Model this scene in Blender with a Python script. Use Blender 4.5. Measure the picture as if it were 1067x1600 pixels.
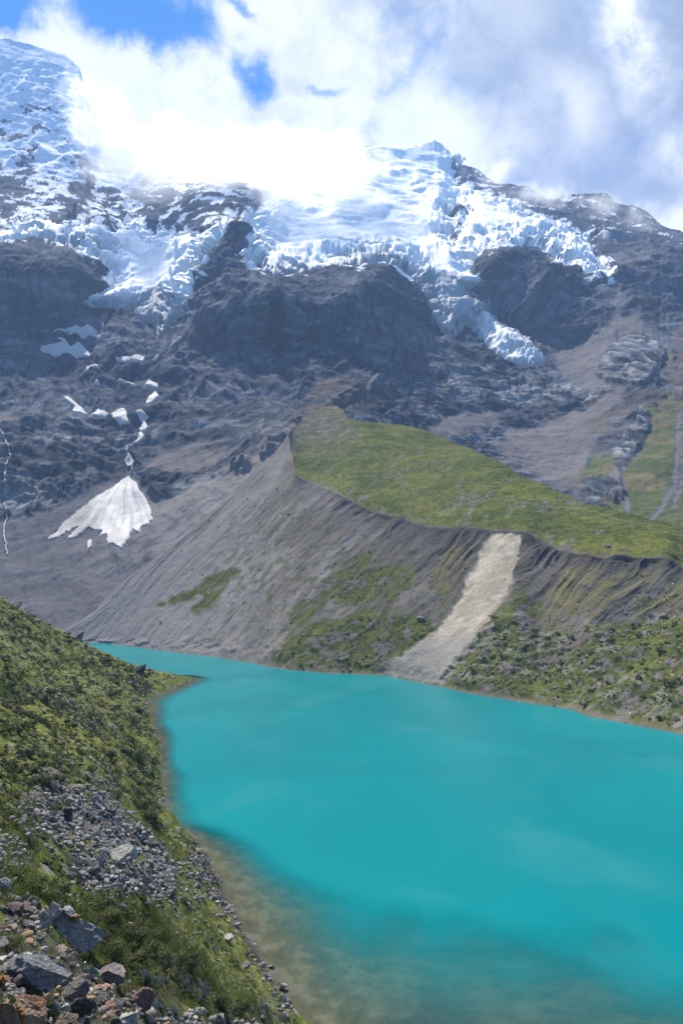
import bpy, math, random
import numpy as np
from mathutils import Vector

for _o in list(bpy.data.objects):
    bpy.data.objects.remove(_o)
SC = bpy.context.scene
COL = SC.collection
rng = np.random.default_rng(7)
random.seed(7)

# ------------------------------------------------------------------ camera
F = 1232.0                      # focal length in photo pixels (photo is 1067 x 1600)
CX, CY = 533.5, 800.0
PITCH = math.atan(100.0 / F)
EYE = np.array([0.0, 0.0, 36.0])
cam = bpy.data.cameras.new("camera")
cam.sensor_fit = 'VERTICAL'
cam.sensor_height = 24.0
cam.lens = 24.0 * F / 1600.0
cam.clip_start = 0.3
cam.clip_end = 12000.0
cam_o = bpy.data.objects.new("camera", cam)
COL.objects.link(cam_o)
cam_o.location = EYE
cam_o.rotation_euler = (math.radians(90) + PITCH, 0, 0)
SC.camera = cam_o

# ------------------------------------------------------------------ light
SUN_EL = math.radians(56)
SUN_AZ = math.radians(-30)      # clockwise from +Y (view direction); negative = left
SUN_DIR = Vector((math.sin(SUN_AZ) * math.cos(SUN_EL), math.cos(SUN_AZ) * math.cos(SUN_EL), math.sin(SUN_EL)))
sun = bpy.data.lights.new("sun", 'SUN')
sun.energy = 4.6
sun.angle = math.radians(0.5)
sun.color = (1.0, 0.955, 0.89)
sun_o = bpy.data.objects.new("sun", sun)
COL.objects.link(sun_o)
sun_o.rotation_euler = SUN_DIR.to_track_quat('Z', 'Y').to_euler()
sun_o.location = SUN_DIR * 3000

SC.view_settings.view_transform = 'Standard'
SC.view_settings.look = 'None'
SC.view_settings.exposure = 1.03
SC.view_settings.gamma = 1.0
SC.view_settings.use_curve_mapping = False
SC.cycles.max_bounces = 6
SC.cycles.diffuse_bounces = 3
SC.cycles.glossy_bounces = 2
SC.cycles.transmission_bounces = 2
SC.cycles.volume_bounces = 6
SC.cycles.transparent_max_bounces = 8
SC.cycles.use_denoising = True
SC.cycles.denoising_prefilter = 'ACCURATE'
SC.cycles.volume_step_rate = 1.0


class NT:
    """small helper to write node trees as expressions"""
    def __init__(self, tree):
        self.t = tree

    def n(self, typ, ins=None, **props):
        nd = self.t.nodes.new(typ)
        for k, v in props.items():
            setattr(nd, k, v)
        for k, v in (ins or {}).items():
            self.put(nd.inputs[k], v)
        return nd

    def put(self, sock, v):
        if isinstance(v, bpy.types.NodeSocket):
            self.t.links.new(v, sock)
        elif v is not None:
            if isinstance(v, (tuple, list)) and sock.type == 'RGBA' and len(v) == 3:
                v = (*v, 1.0)
            sock.default_value = v

    def m(self, op, a, b=None, c=None, clamp=False):
        nd = self.t.nodes.new('ShaderNodeMath')
        nd.operation = op
        nd.use_clamp = clamp
        for i, v in enumerate((a, b, c)):
            if v is not None:
                self.put(nd.inputs[i], v)
        return nd.outputs[0]

    def add(self, *a):
        r = a[0]
        for x in a[1:]:
            r = self.m('ADD', r, x)
        return r

    def mul(self, *a):
        r = a[0]
        for x in a[1:]:
            r = self.m('MULTIPLY', r, x)
        return r

    def ss(self, x, lo, hi, a=0.0, b=1.0):
        nd = self.n('ShaderNodeMapRange', interpolation_type='SMOOTHSTEP')
        for k, v in zip(('Value', 'From Min', 'From Max', 'To Min', 'To Max'), (x, lo, hi, a, b)):
            self.put(nd.inputs[k], v)
        return nd.outputs[0]

    def noise(self, vec, scale, detail=4.0, rough=0.55, dist=0.0, out=0, lac=2.0):
        nd = self.n('ShaderNodeTexNoise', {'Scale': scale, 'Detail': detail, 'Roughness': rough, 'Distortion': dist,
                                            'Lacunarity': lac})
        if vec is not None:
            self.put(nd.inputs['Vector'], vec)
        return nd.outputs[out]

    def mix(self, f, a, b, blend='MIX'):
        nd = self.n('ShaderNodeMix', data_type='RGBA', blend_type=blend)
        self.put(nd.inputs[0], f)
        self.put(nd.inputs[6], a)
        self.put(nd.inputs[7], b)
        return nd.outputs[2]

    def vmul(self, vec, s):
        nd = self.n('ShaderNodeVectorMath', operation='MULTIPLY')
        self.put(nd.inputs[0], vec)
        self.put(nd.inputs[1], s)
        return nd.outputs[0]


def ray(px, py):
    """photo pixel -> (x/y, z/y) of the sight line, y = forward"""
    px = np.asarray(px, float)
    py = np.asarray(py, float)
    X = (px - CX) / F
    Y = -(py - CY) / F
    den = math.cos(PITCH) - Y * math.sin(PITCH)
    return X / den, (math.sin(PITCH) + Y * math.cos(PITCH)) / den


def P(px, py, D):
    u, v = ray(px, py)
    D = np.asarray(D, float)
    return np.stack([u * D, D + 0 * u, EYE[2] + v * D], -1)


# ------------------------------------------------------------------ world
W = bpy.data.worlds.new("World")
SC.world = W
W.use_nodes = True
wt = W.node_tree
wt.nodes.clear()
g = NT(wt)
sky = g.n('ShaderNodeTexSky', sky_type='NISHITA', sun_disc=False)
sky.sun_elevation = SUN_EL
sky.sun_rotation = SUN_AZ
sky.altitude = 4200
sky.air_density = 1.0
sky.dust_density = 0.0
sky.ozone_density = 3.0
deep = g.mix(1.0, sky.outputs[0], (0.17, 0.76, 1.12), 'MULTIPLY')
bg_sky = g.n('ShaderNodeBackground', {'Color': deep, 'Strength': 0.10})
tc = g.n('ShaderNodeTexCoord')
dirv = tc.outputs['Generated']
sep = g.n('ShaderNodeSeparateXYZ', {0: dirv})
ymax = g.m('MAXIMUM', sep.outputs[1], 0.05)
wn1 = g.noise(dirv, 7.0, 7.0, 0.62, 0.0, 1)
wsep = g.n('ShaderNodeSeparateColor', {0: wn1})
U = g.add(g.m('DIVIDE', sep.outputs[0], ymax), g.mul(g.m('SUBTRACT', wsep.outputs[0], 0.5), 0.16))
V = g.add(g.m('DIVIDE', sep.outputs[2], ymax), g.mul(g.m('SUBTRACT', wsep.outputs[1], 0.5), 0.16))


def blob(px, py, rx, ry, soft=1.0, rot=0.0):
    """soft elliptical cloud region centred on a direction of the sky; 1 inside, 0 outside"""
    u, v = ray(px, py)
    du = g.m('SUBTRACT', U, float(u))
    dv = g.m('SUBTRACT', V, float(v))
    c, s = math.cos(rot), math.sin(rot)
    a = g.m('DIVIDE', g.add(g.mul(du, c), g.mul(dv, s)), rx / F)
    b = g.m('DIVIDE', g.m('SUBTRACT', g.mul(dv, c), g.mul(du, s)), ry / F)
    r = g.m('SQRT', g.add(g.mul(a, a), g.mul(b, b)))
    return g.ss(r, 1.0 - soft, 1.0 + soft, 1.0, 0.0)


nA = g.noise(dirv, 5.0, 9.0, 0.60, 0.35)
nB = g.noise(dirv, 11.0, 8.0, 0.62, 0.2)
nC = g.noise(g.vmul(dirv, (1.0, 1.0, 0.8)), 3.2, 3.0, 0.5, 0.4)
nD = g.noise(dirv, 26.0, 6.0, 0.6, 0.6)
wd = g.n('ShaderNodeVectorMath', operation='ADD')
g.put(wd.inputs[0], dirv)
g.put(wd.inputs[1], g.vmul(g.noise(dirv, 12.0, 6, 0.65, 0.0, 1), (0.085, 0.085, 0.085)))
vor = g.n('ShaderNodeTexVoronoi', {'Vector': wd.outputs[0], 'Scale': 9.0, 'Detail': 3.0, 'Roughness': 0.55, 'Lacunarity': 2.3}, feature='F1')
puff = g.m('SUBTRACT', 1.0, g.mul(vor.outputs['Distance'], 1.15))
lump = g.add(g.mul(nA, 0.45), g.mul(nB, 0.25), g.mul(puff, 0.30))
# where blue shows: two gaps in the cloud, and the open sky far from the view
gap = g.m('MAXIMUM', blob(210, 38, 105, 42, 0.8, -0.1), blob(15, 22, 60, 40, 0.85))
gap = g.m('MAXIMUM', gap, g.mul(blob(408, 118, 34, 46, 0.95, 0.5), 0.86))
gap = g.m('MAXIMUM', gap, g.mul(blob(375, 22, 26, 13, 0.9, -0.5), 0.6))
gap = g.m('MAXIMUM', gap, g.mul(blob(505, 128, 22, 11, 0.9, 0.0), 0.55))
gap = g.m('MAXIMUM', gap, g.mul(blob(450, 205, 28, 16, 0.9, -0.3), 0.4))
behind = g.ss(sep.outputs[1], -0.2, 0.45, 0.55, 0.0)
gap = g.m('MAXIMUM', gap, behind)
dens = g.m('SUBTRACT', g.add(g.mul(g.m('SUBTRACT', lump, 0.5), 2.0), 1.22), g.mul(gap, 1.02))
alpha = g.ss(dens, 0.02, 0.85)
# brightness of the cloud
bright = g.m('MAXIMUM', blob(330, 190, 330, 230, 0.55), g.mul(blob(560, 230, 190, 110, 0.7), 0.9))
bright = g.m('MAXIMUM', bright, g.mul(blob(150, 60, 260, 120, 0.8), 0.75))
wisp = g.m('MAXIMUM', blob(975, 60, 44, 120, 0.75, 0.25), g.mul(blob(900, 175, 42, 75, 0.95, 0.5), 0.5))
wisp = g.m('MAXIMUM', wisp, g.mul(blob(1060, 245, 40, 45, 0.9), 0.7))
wisp = g.m('MAXIMUM', wisp, g.mul(blob(1060, 345, 60, 30, 0.9), 0.95))
wisp = g.m('MAXIMUM', wisp, g.mul(blob(840, 155, 40, 55, 1.0), 0.25))
wisp = g.m('MAXIMUM', wisp, g.mul(blob(700, 30, 110, 60, 1.0), 0.45))
wisp = g.m('MINIMUM', g.mul(wisp, g.ss(g.add(g.mul(nB, 0.65), g.mul(nA, 0.35)), 0.36, 0.58, 0.0, 1.35)), 1.0)
warp = g.add(bright, g.mul(g.m('SUBTRACT', nA, 0.5), 1.1), g.mul(g.m('SUBTRACT', nB, 0.5), 0.5))
core = g.ss(warp, 0.06, 0.62)
core = g.m('MAXIMUM', core, wisp)
# grey undersides drifting inside the white
shade = g.mul(g.m('MAXIMUM', blob(320, 130, 60, 26, 0.9, -0.4), g.m('MAXIMUM', blob(425, 190, 70, 26, 1.0), g.m('MAXIMUM', blob(570, 45, 140, 55, 1.0), blob(480, 125, 40, 16, 1.0)))),
              g.ss(g.add(g.mul(nB, 0.6), g.mul(nD, 0.4)), 0.42, 0.58))
core = g.m('SUBTRACT', core, g.mul(shade, 0.55), clamp=True)
grey = g.mix(g.ss(nC, 0.35, 0.65), (0.178, 0.218, 0.298), (0.235, 0.278, 0.35))
lowr = blob(880, 250, 330, 90, 0.8)
grey = g.mix(g.mul(lowr, 0.8), grey, (0.176, 0.214, 0.318))
ccol = g.mix(core, grey, (0.60, 0.605, 0.61))
ccol = g.mix(g.mul(g.ss(g.add(g.mul(nD, 0.5), g.mul(nB, 0.5)), 0.44, 0.60), 0.22), ccol, (0.37, 0.405, 0.47))
crev = g.mul(g.ss(puff, 0.62, 0.30), g.ss(bright, 0.05, 0.5))
ccol = g.mix(g.mul(crev, 0.30), ccol, (0.36, 0.395, 0.46))
bg_c = g.n('ShaderNodeBackground', {'Color': ccol, 'Strength': 1.0})
mixw = g.n('ShaderNodeMixShader', {0: alpha, 1: bg_sky.outputs[0], 2: bg_c.outputs[0]})
wo = g.n('ShaderNodeOutputWorld', {0: mixw.outputs[0]})

# ------------------------------------------------------------------ numpy noise
_perm = np.random.default_rng(3).permutation(256)
_perm = np.concatenate([_perm, _perm]).astype(np.int32)
_g3 = np.array([[1, 1, 0], [-1, 1, 0], [1, -1, 0], [-1, -1, 0], [1, 0, 1], [-1, 0, 1], [1, 0, -1], [-1, 0, -1],
                [0, 1, 1], [0, -1, 1], [0, 1, -1], [0, -1, -1], [1, 1, 0], [-1, 1, 0], [0, -1, 1], [0, -1, -1]], np.float32)


def perlin(p):
    shp = p.shape[:-1]
    p = p.reshape(-1, 3).astype(np.float32)
    out = np.empty(len(p), np.float32)
    for s in range(0, len(p), 200000):
        q = p[s:s + 200000]
        f = np.floor(q)
        i = f.astype(np.int32) & 255
        f = q - f
        w = f * f * f * (f * (f * 6 - 15) + 10)
        res = 0
        for dx in (0, 1):
            a = _perm[(i[:, 0] + dx) & 255]
            wx = w[:, 0] if dx else 1 - w[:, 0]
            for dy in (0, 1):
                b = _perm[(a + i[:, 1] + dy) & 255]
                wy = w[:, 1] if dy else 1 - w[:, 1]
                for dz in (0, 1):
                    h = _perm[(b + i[:, 2] + dz) & 255] & 15
                    gr = _g3[h]
                    wz = w[:, 2] if dz else 1 - w[:, 2]
                    res = res + wx * wy * wz * (gr[:, 0] * (f[:, 0] - dx) + gr[:, 1] * (f[:, 1] - dy) + gr[:, 2] * (f[:, 2] - dz))
        out[s:s + 200000] = res
    return out.reshape(shp)


def fbm(p, octv=5, gain=0.5, lac=2.03):
    r, a = 0, 1.0
    for k in range(octv):
        r = r + a * perlin(p + 17.3 * k)
        p = p * lac
        a *= gain
    return r


def ridged(p, octv=5, gain=0.5, lac=2.03):
    r, a, w = 0, 1.0, 1.0
    for k in range(octv):
        s = (1 - np.abs(perlin(p + 31.7 * k)) * 1.6)
        s = s * s * w
        w = np.clip(s * 1.6, 0, 1)
        r = r + a * s
        p = p * lac
        a *= gain
    return r


def sst(x, lo, hi):
    t = np.clip((x - lo) / (hi - lo), 0, 1)
    return t * t * (3 - 2 * t)


def lerp(a, b, t):
    t = np.asarray(t)
    if np.ndim(a) > 0 or np.ndim(b) > 0:
        a, b = np.asarray(a, float), np.asarray(b, float)
        if (a.shape and a.shape[-1] == 3) or (b.shape and b.shape[-1] == 3):
            t = t[..., None]
    return a + (b - a) * t


def curve(xs, keys):
    """smooth monotone-ish interpolation of (x, y) keys"""
    k = np.array(keys, float)
    x, y = k[:, 0], k[:, 1]
    h = np.diff(x)
    d = np.diff(y) / h
    m = np.zeros(len(x))
    m[0], m[-1] = d[0], d[-1]
    for i in range(1, len(x) - 1):
        if d[i - 1] * d[i] > 0:
            w1, w2 = 2 * h[i] + h[i - 1], h[i] + 2 * h[i - 1]
            m[i] = (w1 + w2) / (w1 / d[i - 1] + w2 / d[i])
    xs = np.clip(np.asarray(xs, float), x[0], x[-1])
    j = np.clip(np.searchsorted(x, xs) - 1, 0, len(x) - 2)
    t = (xs - x[j]) / h[j]
    return ((1 + 2 * t) * (1 - t) ** 2 * y[j] + t * (1 - t) ** 2 * h[j] * m[j] + t * t * (3 - 2 * t) * y[j + 1] + t * t * (t - 1) * h[j] * m[j + 1])


class TPS:
    def __init__(self, pts, vals, lam=0.0):
        self.p = np.array(pts, float)
        n = len(self.p)
        self.s = np.ptp(self.p, axis=0).max()
        q = self.p / self.s
        A = np.zeros((n + 3, n + 3))
        A[:n, :n] = self.k(q, q) + lam * np.eye(n)
        A[:n, n] = 1
        A[:n, n + 1:] = q
        A[n:, :n] = A[:n, n:].T
        self.w = np.linalg.solve(A, np.concatenate([np.array(vals, float), np.zeros(3)]))
        self.q = q

    @staticmethod
    def k(a, b):
        d2 = ((a[:, None, :] - b[None]) ** 2).sum(-1)
        return d2 * np.log(d2 + 1e-12)

    def __call__(self, x, y):
        shp = np.shape(x)
        q = np.stack([np.ravel(x), np.ravel(y)], -1) / self.s
        out = np.empty(len(q))
        for s in range(0, len(q), 50000):
            b = q[s:s + 50000]
            out[s:s + 50000] = self.k(b, self.q) @ self.w[:-3] + self.w[-3] + b @ self.w[-2:]
        return out.reshape(shp)


def poly_sd(px, py, poly):
    """signed distance to a polygon, positive inside (pixels)"""
    shp = np.shape(px)
    x = np.ravel(px).astype(np.float64)
    y = np.ravel(py).astype(np.float64)
    pl = np.array(poly, float)
    best = np.full(len(x), 1e9)
    ins = np.zeros(len(x), bool)
    n = len(pl)
    for i in range(n):
        a, b = pl[i], pl[(i + 1) % n]
        e = b - a
        L = max(e @ e, 1e-9)
        t = np.clip(((x - a[0]) * e[0] + (y - a[1]) * e[1]) / L, 0, 1)
        d = (x - a[0] - t * e[0]) ** 2 + (y - a[1] - t * e[1]) ** 2
        best = np.minimum(best, d)
        if a[1] != b[1]:
            c = ((a[1] > y) != (b[1] > y)) & (x < (b[0] - a[0]) * (y - a[1]) / (b[1] - a[1]) + a[0])
            ins ^= c
    best = np.sqrt(best)
    return np.where(ins, best, -best).reshape(shp)


def line_d(px, py, pts):
    """distance to a polyline"""
    shp = np.shape(px)
    x = np.ravel(px).astype(np.float64)
    y = np.ravel(py).astype(np.float64)
    pl = np.array(pts, float)
    best = np.full(len(x), 1e9)
    for a, b in zip(pl[:-1], pl[1:]):
        e = b - a
        t = np.clip(((x - a[0]) * e[0] + (y - a[1]) * e[1]) / max(e @ e, 1e-9), 0, 1)
        best = np.minimum(best, (x - a[0] - t * e[0]) ** 2 + (y - a[1] - t * e[1]) ** 2)
    return np.sqrt(best).reshape(shp)


# ------------------------------------------------------------------ mesh helpers
def mk_mesh(name, v, f, mat=None, smooth=True, attrs=None, link=True, parent=None):
    v = np.asarray(v, np.float32).reshape(-1, 3)
    me = bpy.data.meshes.new(name)
    if isinstance(f, np.ndarray) and f.ndim == 2:
        k = f.shape[1]
        me.vertices.add(len(v))
        me.vertices.foreach_set('co', v.ravel())
        me.loops.add(f.size)
        me.loops.foreach_set('vertex_index', f.astype(np.int32).ravel())
        me.polygons.add(len(f))
        me.polygons.foreach_set('loop_start', np.arange(0, f.size, k, dtype=np.int32))
        me.polygons.foreach_set('use_smooth', np.full(len(f), smooth))
        me.update(calc_edges=True)
    else:
        me.from_pydata(v.tolist(), [], f)
        me.polygons.foreach_set('use_smooth', np.full(len(me.polygons), smooth))
    for k, a in (attrs or {}).items():
        a = np.asarray(a, np.float32)
        if a.ndim > 1 and a.shape[-1] in (3, 4):
            a = a.reshape(-1, a.shape[-1])
            if a.shape[1] == 3:
                a = np.concatenate([a, np.ones((len(a), 1), np.float32)], 1)
            at = me.attributes.new(k, 'FLOAT_COLOR', 'POINT')
            at.data.foreach_set('color', a.ravel())
        else:
            a = a.ravel()
            at = me.attributes.new(k, 'FLOAT', 'POINT')
            at.data.foreach_set('value', a.ravel())
    if mat:
        me.materials.append(mat)
    o = bpy.data.objects.new(name, me)
    if link:
        COL.objects.link(o)
    if parent:
        o.parent = parent
    return o


def grid_faces(r, c, keep=None):
    i = np.arange(r * c).reshape(r, c)
    f = np.stack([i[:-1, :-1], i[:-1, 1:], i[1:, 1:], i[1:, :-1]], -1)
    if keep is not None:
        k = keep[:-1, :-1] | keep[:-1, 1:] | keep[1:, 1:] | keep[1:, :-1]
        f = f[k]
    return f.reshape(-1, 4)


def prune(v, f, attrs):
    used = np.unique(f)
    mp = np.full(len(v), -1)
    mp[used] = np.arange(len(used))
    return v[used], mp[f], {k: a.reshape(len(v), *a.shape[v.ndim and a.ndim - (1 if a.shape[-1] == 3 and a.size == 3 * len(v) else 0):])[used] if False else np.asarray(a).reshape(len(v), -1)[used].squeeze(-1) if np.asarray(a).size == len(v) else np.asarray(a).reshape(len(v), -1)[used] for k, a in attrs.items()}


def gnormals(Pg):
    du = np.gradient(Pg, axis=1)
    dv = np.gradient(Pg, axis=0)
    n = np.cross(du, dv)
    n /= np.linalg.norm(n, axis=-1, keepdims=True) + 1e-9
    return n


def tag(o, label=None, cat=None, group=None, kind=None):
    if label:
        o['label'] = label
    if cat:
        o['category'] = cat
    if group:
        o['group'] = group
    if kind:
        o['kind'] = kind
    return o


# ------------------------------------------------------------------ materials
def material(name):
    m = bpy.data.materials.new(name)
    m.use_nodes = True
    m.node_tree.nodes.clear()
    return m, NT(m.node_tree)


def finish(g, col, rough=0.9, bump=None, strength=0.4, dist=1.0, spec=0.15, extra=None):
    b = g.n('ShaderNodeBsdfPrincipled', {'Base Color': col, 'Roughness': rough, 'Specular IOR Level': spec})
    for k, v in (extra or {}).items():
        g.put(b.inputs[k], v)
    if bump is not None:
        bn = g.n('ShaderNodeBump', {'Height': bump, 'Strength': strength, 'Distance': dist})
        g.put(b.inputs['Normal'], bn.outputs[0])
    g.n('ShaderNodeOutputMaterial', {0: b.outputs[0]})
    return b


def terrain_mat(name, s1, s2, var=0.35, bstr=0.5, bdist=1.0, spec=0.02, stretch=(1, 1, 1)):
    """vertex colour broken up by two sizes of noise, with a fine bump"""
    m, g = material(name)
    at = g.n('ShaderNodeAttribute', attribute_name='Col')
    geo = g.n('ShaderNodeNewGeometry')
    pos = g.vmul(geo.outputs['Position'], stretch)
    n1 = g.noise(pos, s1, 6, 0.65)
    n2 = g.noise(pos, s2, 5, 0.7)
    k = g.add(g.mul(g.m('SUBTRACT', n1, 0.5), var * 1.6), g.mul(g.m('SUBTRACT', n2, 0.5), var * 1.8), 1.0)
    k = g.m('MAXIMUM', k, 0.25)
    sc = g.n('ShaderNodeVectorMath', {0: at.outputs['Color']}, operation='SCALE')
    g.put(sc.inputs['Scale'], k)
    h = g.add(g.mul(n1, 0.6), g.mul(n2, 0.4))
    finish(g, sc.outputs[0], 0.95, h, bstr, bdist, spec)
    return m


M_MOUNT = terrain_mat('mountain_rock', 0.035, 0.22, 0.42, 0.75, 4.0)
M_MOR = terrain_mat('moraine_ground', 0.14, 1.3, 0.55, 0.45, 0.7)
M_BANK = terrain_mat('bank_ground', 0.6, 5.5, 0.55, 0.7, 0.25)

# ------------------------------------------------------------------ mountain
RIDGE = [(-330, 95), (-200, 60), (-80, 52), (0, 60), (60, 72), (100, 86), (122, 104), (130, 128), (142, 165), (180, 205), (250, 232), (330, 246),
         (420, 250), (500, 246), (556, 234), (600, 238), (640, 240), (668, 234), (682, 231), (700, 242), (718, 256),
         (742, 264), (775, 286), (800, 290), (830, 296), (858, 313), (885, 307), (915, 304), (942, 301), (968, 318), (1000, 325), (1016, 336),
         (1032, 352), (1067, 363), (1150, 385), (1270, 400), (1400, 415)]
BOT = [(-330, 1030), (60, 1030), (100, 1012), (145, 980), (180, 942), (250, 890), (330, 822), (400, 757), (440, 722), (470, 715), (520, 700), (640, 730), (760, 790), (880, 850), (1000, 885), (1067, 900), (1270, 960), (1400, 990)]
DKEY = [
    (-330, 1030, 405), (-330, 900, 560), (-330, 780, 690), (-330, 600, 850), (-330, 450, 1000), (-330, 350, 1200), (-330, 200, 1500), (-330, 60, 1750),
    (-120, 1030, 400), (-120, 900, 545), (-120, 780, 670), (-120, 600, 820), (-120, 450, 990), (-120, 350, 1180), (-120, 200, 1500), (-120, 60, 1760),
    (0, 1030, 395), (0, 1000, 430), (0, 900, 525), (0, 800, 630), (0, 730, 675), (0, 650, 755), (0, 560, 880), (0, 480, 950), (0, 375, 1000), (0, 345, 1170), (0, 280, 1370), (0, 180, 1560), (0, 60, 1760),
    (100, 1000, 432), (100, 900, 515), (100, 800, 615), (100, 720, 685), (100, 560, 890), (100, 480, 960), (110, 395, 1010), (100, 350, 1190), (100, 280, 1390), (110, 150, 1640),
    (200, 1010, 425), (200, 900, 496), (200, 820, 575), (200, 742, 665), (200, 650, 765), (200, 560, 885), (200, 500, 985), (200, 430, 1110), (200, 345, 1310), (210, 280, 1470), (200, 215, 1580),
    (250, 870, 484), (270, 470, 1050), (260, 400, 1190), (330, 800, 502), (330, 740, 585), (300, 700, 655), (320, 650, 725), (330, 560, 880), (320, 480, 915), (340, 400, 960), (355, 350, 1040), (380, 318, 1230), (330, 250, 1600),
    (400, 735, 518), (400, 690, 590), (420, 640, 690), (440, 695, 528), (450, 600, 790), (440, 500, 880), (430, 430, 925), (430, 400, 1120), (450, 350, 1330), (450, 255, 1650),
    (560, 690, 640), (560, 640, 720), (560, 600, 800), (550, 500, 900), (560, 425, 965), (560, 400, 1160), (560, 330, 1430), (560, 235, 1760),
    (680, 730, 680), (680, 680, 750), (680, 620, 850), (690, 560, 955), (700, 480, 1095), (660, 400, 1250), (680, 330, 1470), (680, 232, 1860),
    (800, 800, 620), (800, 730, 710), (810, 640, 840), (800, 560, 985), (790, 480, 1080), (780, 385, 1130), (790, 340, 1400), (800, 292, 1690),
    (920, 860, 540), (920, 770, 620), (900, 700, 720), (900, 600, 880), (900, 520, 1000), (890, 440, 1090), (900, 360, 1400), (920, 305, 1690),
    (1040, 880, 500), (1040, 800, 560), (1020, 700, 660), (990, 570, 815), (1040, 540, 880), (1030, 460, 1030), (1040, 400, 1150), (1050, 360, 1500),
    (1270, 950, 420), (1270, 820, 530), (1270, 700, 620), (1270, 600, 720), (1270, 500, 860), (1270, 405, 1250),
    (1400, 980, 400), (1400, 820, 520), (1400, 600, 700), (1400, 415, 1200)]
tpsD = TPS([(a, b) for a, b, c in DKEY], [math.log(c) for a, b, c in DKEY], 1e-5)

GLAC_L = [(-330, 372), (-60, 362), (0, 352), (30, 345), (68, 336), (100, 352), (120, 353), (150, 341), (172, 354), (205, 341), (213, 339), (240, 362), (250, 352),
          (280, 358), (318, 356), (345, 335), (364, 332), (360, 345), (346, 368), (320, 408), (308, 435), (302, 460), (294, 490), (268, 500), (262, 522), (245, 531),
          (236, 515), (222, 500), (205, 480), (188, 482), (172, 500), (158, 522), (146, 528), (160, 505), (180, 482), (150, 480), (130, 474), (126, 467), (140, 456), (178, 433), (165, 412), (150, 400), (120, 388),
          (95, 375), (80, 367), (45, 366), (0, 376), (-330, 396)]
GLAC_C = [(378, 345), (400, 322), (430, 296), (480, 262), (540, 225), (560, 205), (690, 205), (704, 240), (713, 262), (716, 284), (735, 284), (770, 300), (803, 311), (830, 330),
          (870, 342), (888, 345), (890, 355), (925, 362), (920, 380), (935, 395), (948, 412), (959, 430), (950, 437), (930, 430), (915, 431), (900, 418), (880, 412),
          (868, 405), (860, 395), (840, 383), (820, 381), (800, 382), (782, 373), (765, 376), (745, 396), (737, 405), (735, 420), (750, 428), (744, 450), (765, 464),
          (778, 490), (800, 505), (830, 525), (850, 550), (860, 562), (835, 573), (800, 570), (775, 560), (755, 540), (750, 520), (735, 510), (700, 526), (688, 520),
          (674, 490), (660, 455), (640, 432), (600, 408), (575, 409), (560, 416), (540, 412), (500, 420), (470, 426), (430, 428), (416, 424), (405, 410), (385, 398), (378, 390),
          (390, 380), (384, 360)]
HOLES = [[(706, 332), (712, 318), (724, 322), (728, 330), (714, 340)], [(722, 336), (716, 352), (708, 372), (702, 366), (712, 348), (716, 336)]]

DXC = 1.45
mpx = np.concatenate([np.arange(-330, -24, 4.0), np.arange(-24, 1092, DXC), np.arange(1092, 1400.1, 4.0)])
NR = 640
NB = 26
mt_t = np.concatenate([np.linspace(0, 1, NR), 1 + np.linspace(0.006, 0.15, NB)])
yt = curve(mpx, RIDGE)
yt = yt + 3.2 * fbm(np.stack([mpx / 26, 0 * mpx, 0 * mpx + 3.3], -1), 5, 0.6) * sst(np.abs(mpx - 680), 6, 60)
yb = curve(mpx, BOT)
# coarse evaluation of the depth field, then bilinear
cx_ = np.linspace(-330, 1400, 190)
ct_ = np.linspace(0, 1, 110)
cyt, cyb = curve(cx_, RIDGE), curve(cx_, BOT)
cpy = cyb[None] + (cyt - cyb)[None] * ct_[:, None]
cD = np.exp(tpsD(np.broadcast_to(cx_, cpy.shape), cpy))


def bilin(G, xs, ys, x, y):
    i = np.clip((x - xs[0]) / (xs[1] - xs[0]), 0, len(xs) - 1.001)
    j = np.clip((y - ys[0]) / (ys[1] - ys[0]), 0, len(ys) - 1.001)
    i0, j0 = i.astype(int), j.astype(int)
    fi, fj = i - i0, j - j0
    if G.ndim == 3:
        fi, fj = fi[..., None], fj[..., None]
    return (G[j0, i0] * (1 - fi) + G[j0, i0 + 1] * fi) * (1 - fj) + (G[j0 + 1, i0] * (1 - fi) + G[j0 + 1, i0 + 1] * fi) * fj


MPX = np.broadcast_to(mpx, (len(mt_t), len(mpx)))
MT = np.broadcast_to(mt_t[:, None], MPX.shape)
MPY = yb[None] + (yt - yb)[None] * MT
_y0 = curve(mpx, RIDGE)
base_D = bilin(cD, cx_, ct_, MPX, np.clip((MPY - yb[None]) / (_y0 - yb)[None], 0, 1))
# back side: falls away behind the ridge
back = np.clip(MT - 1, 0, 1)
D_ = base_D + back * 3000
MB = P(MPX, np.where(MT > 1, yt[None], MPY), D_)
MB[..., 2] -= back * 3400 * (0.3 + back * 4)
MN = gnormals(MB)
MN *= np.sign((MN * -(MB - EYE)).sum(-1, keepdims=True))

sdL = poly_sd(MPX, MPY, GLAC_L)
sdC = poly_sd(MPX, MPY, GLAC_C)
for h in HOLES:
    sdC = np.minimum(sdC, -poly_sd(MPX, MPY, h))
sdG = np.maximum(sdL, sdC)

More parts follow.
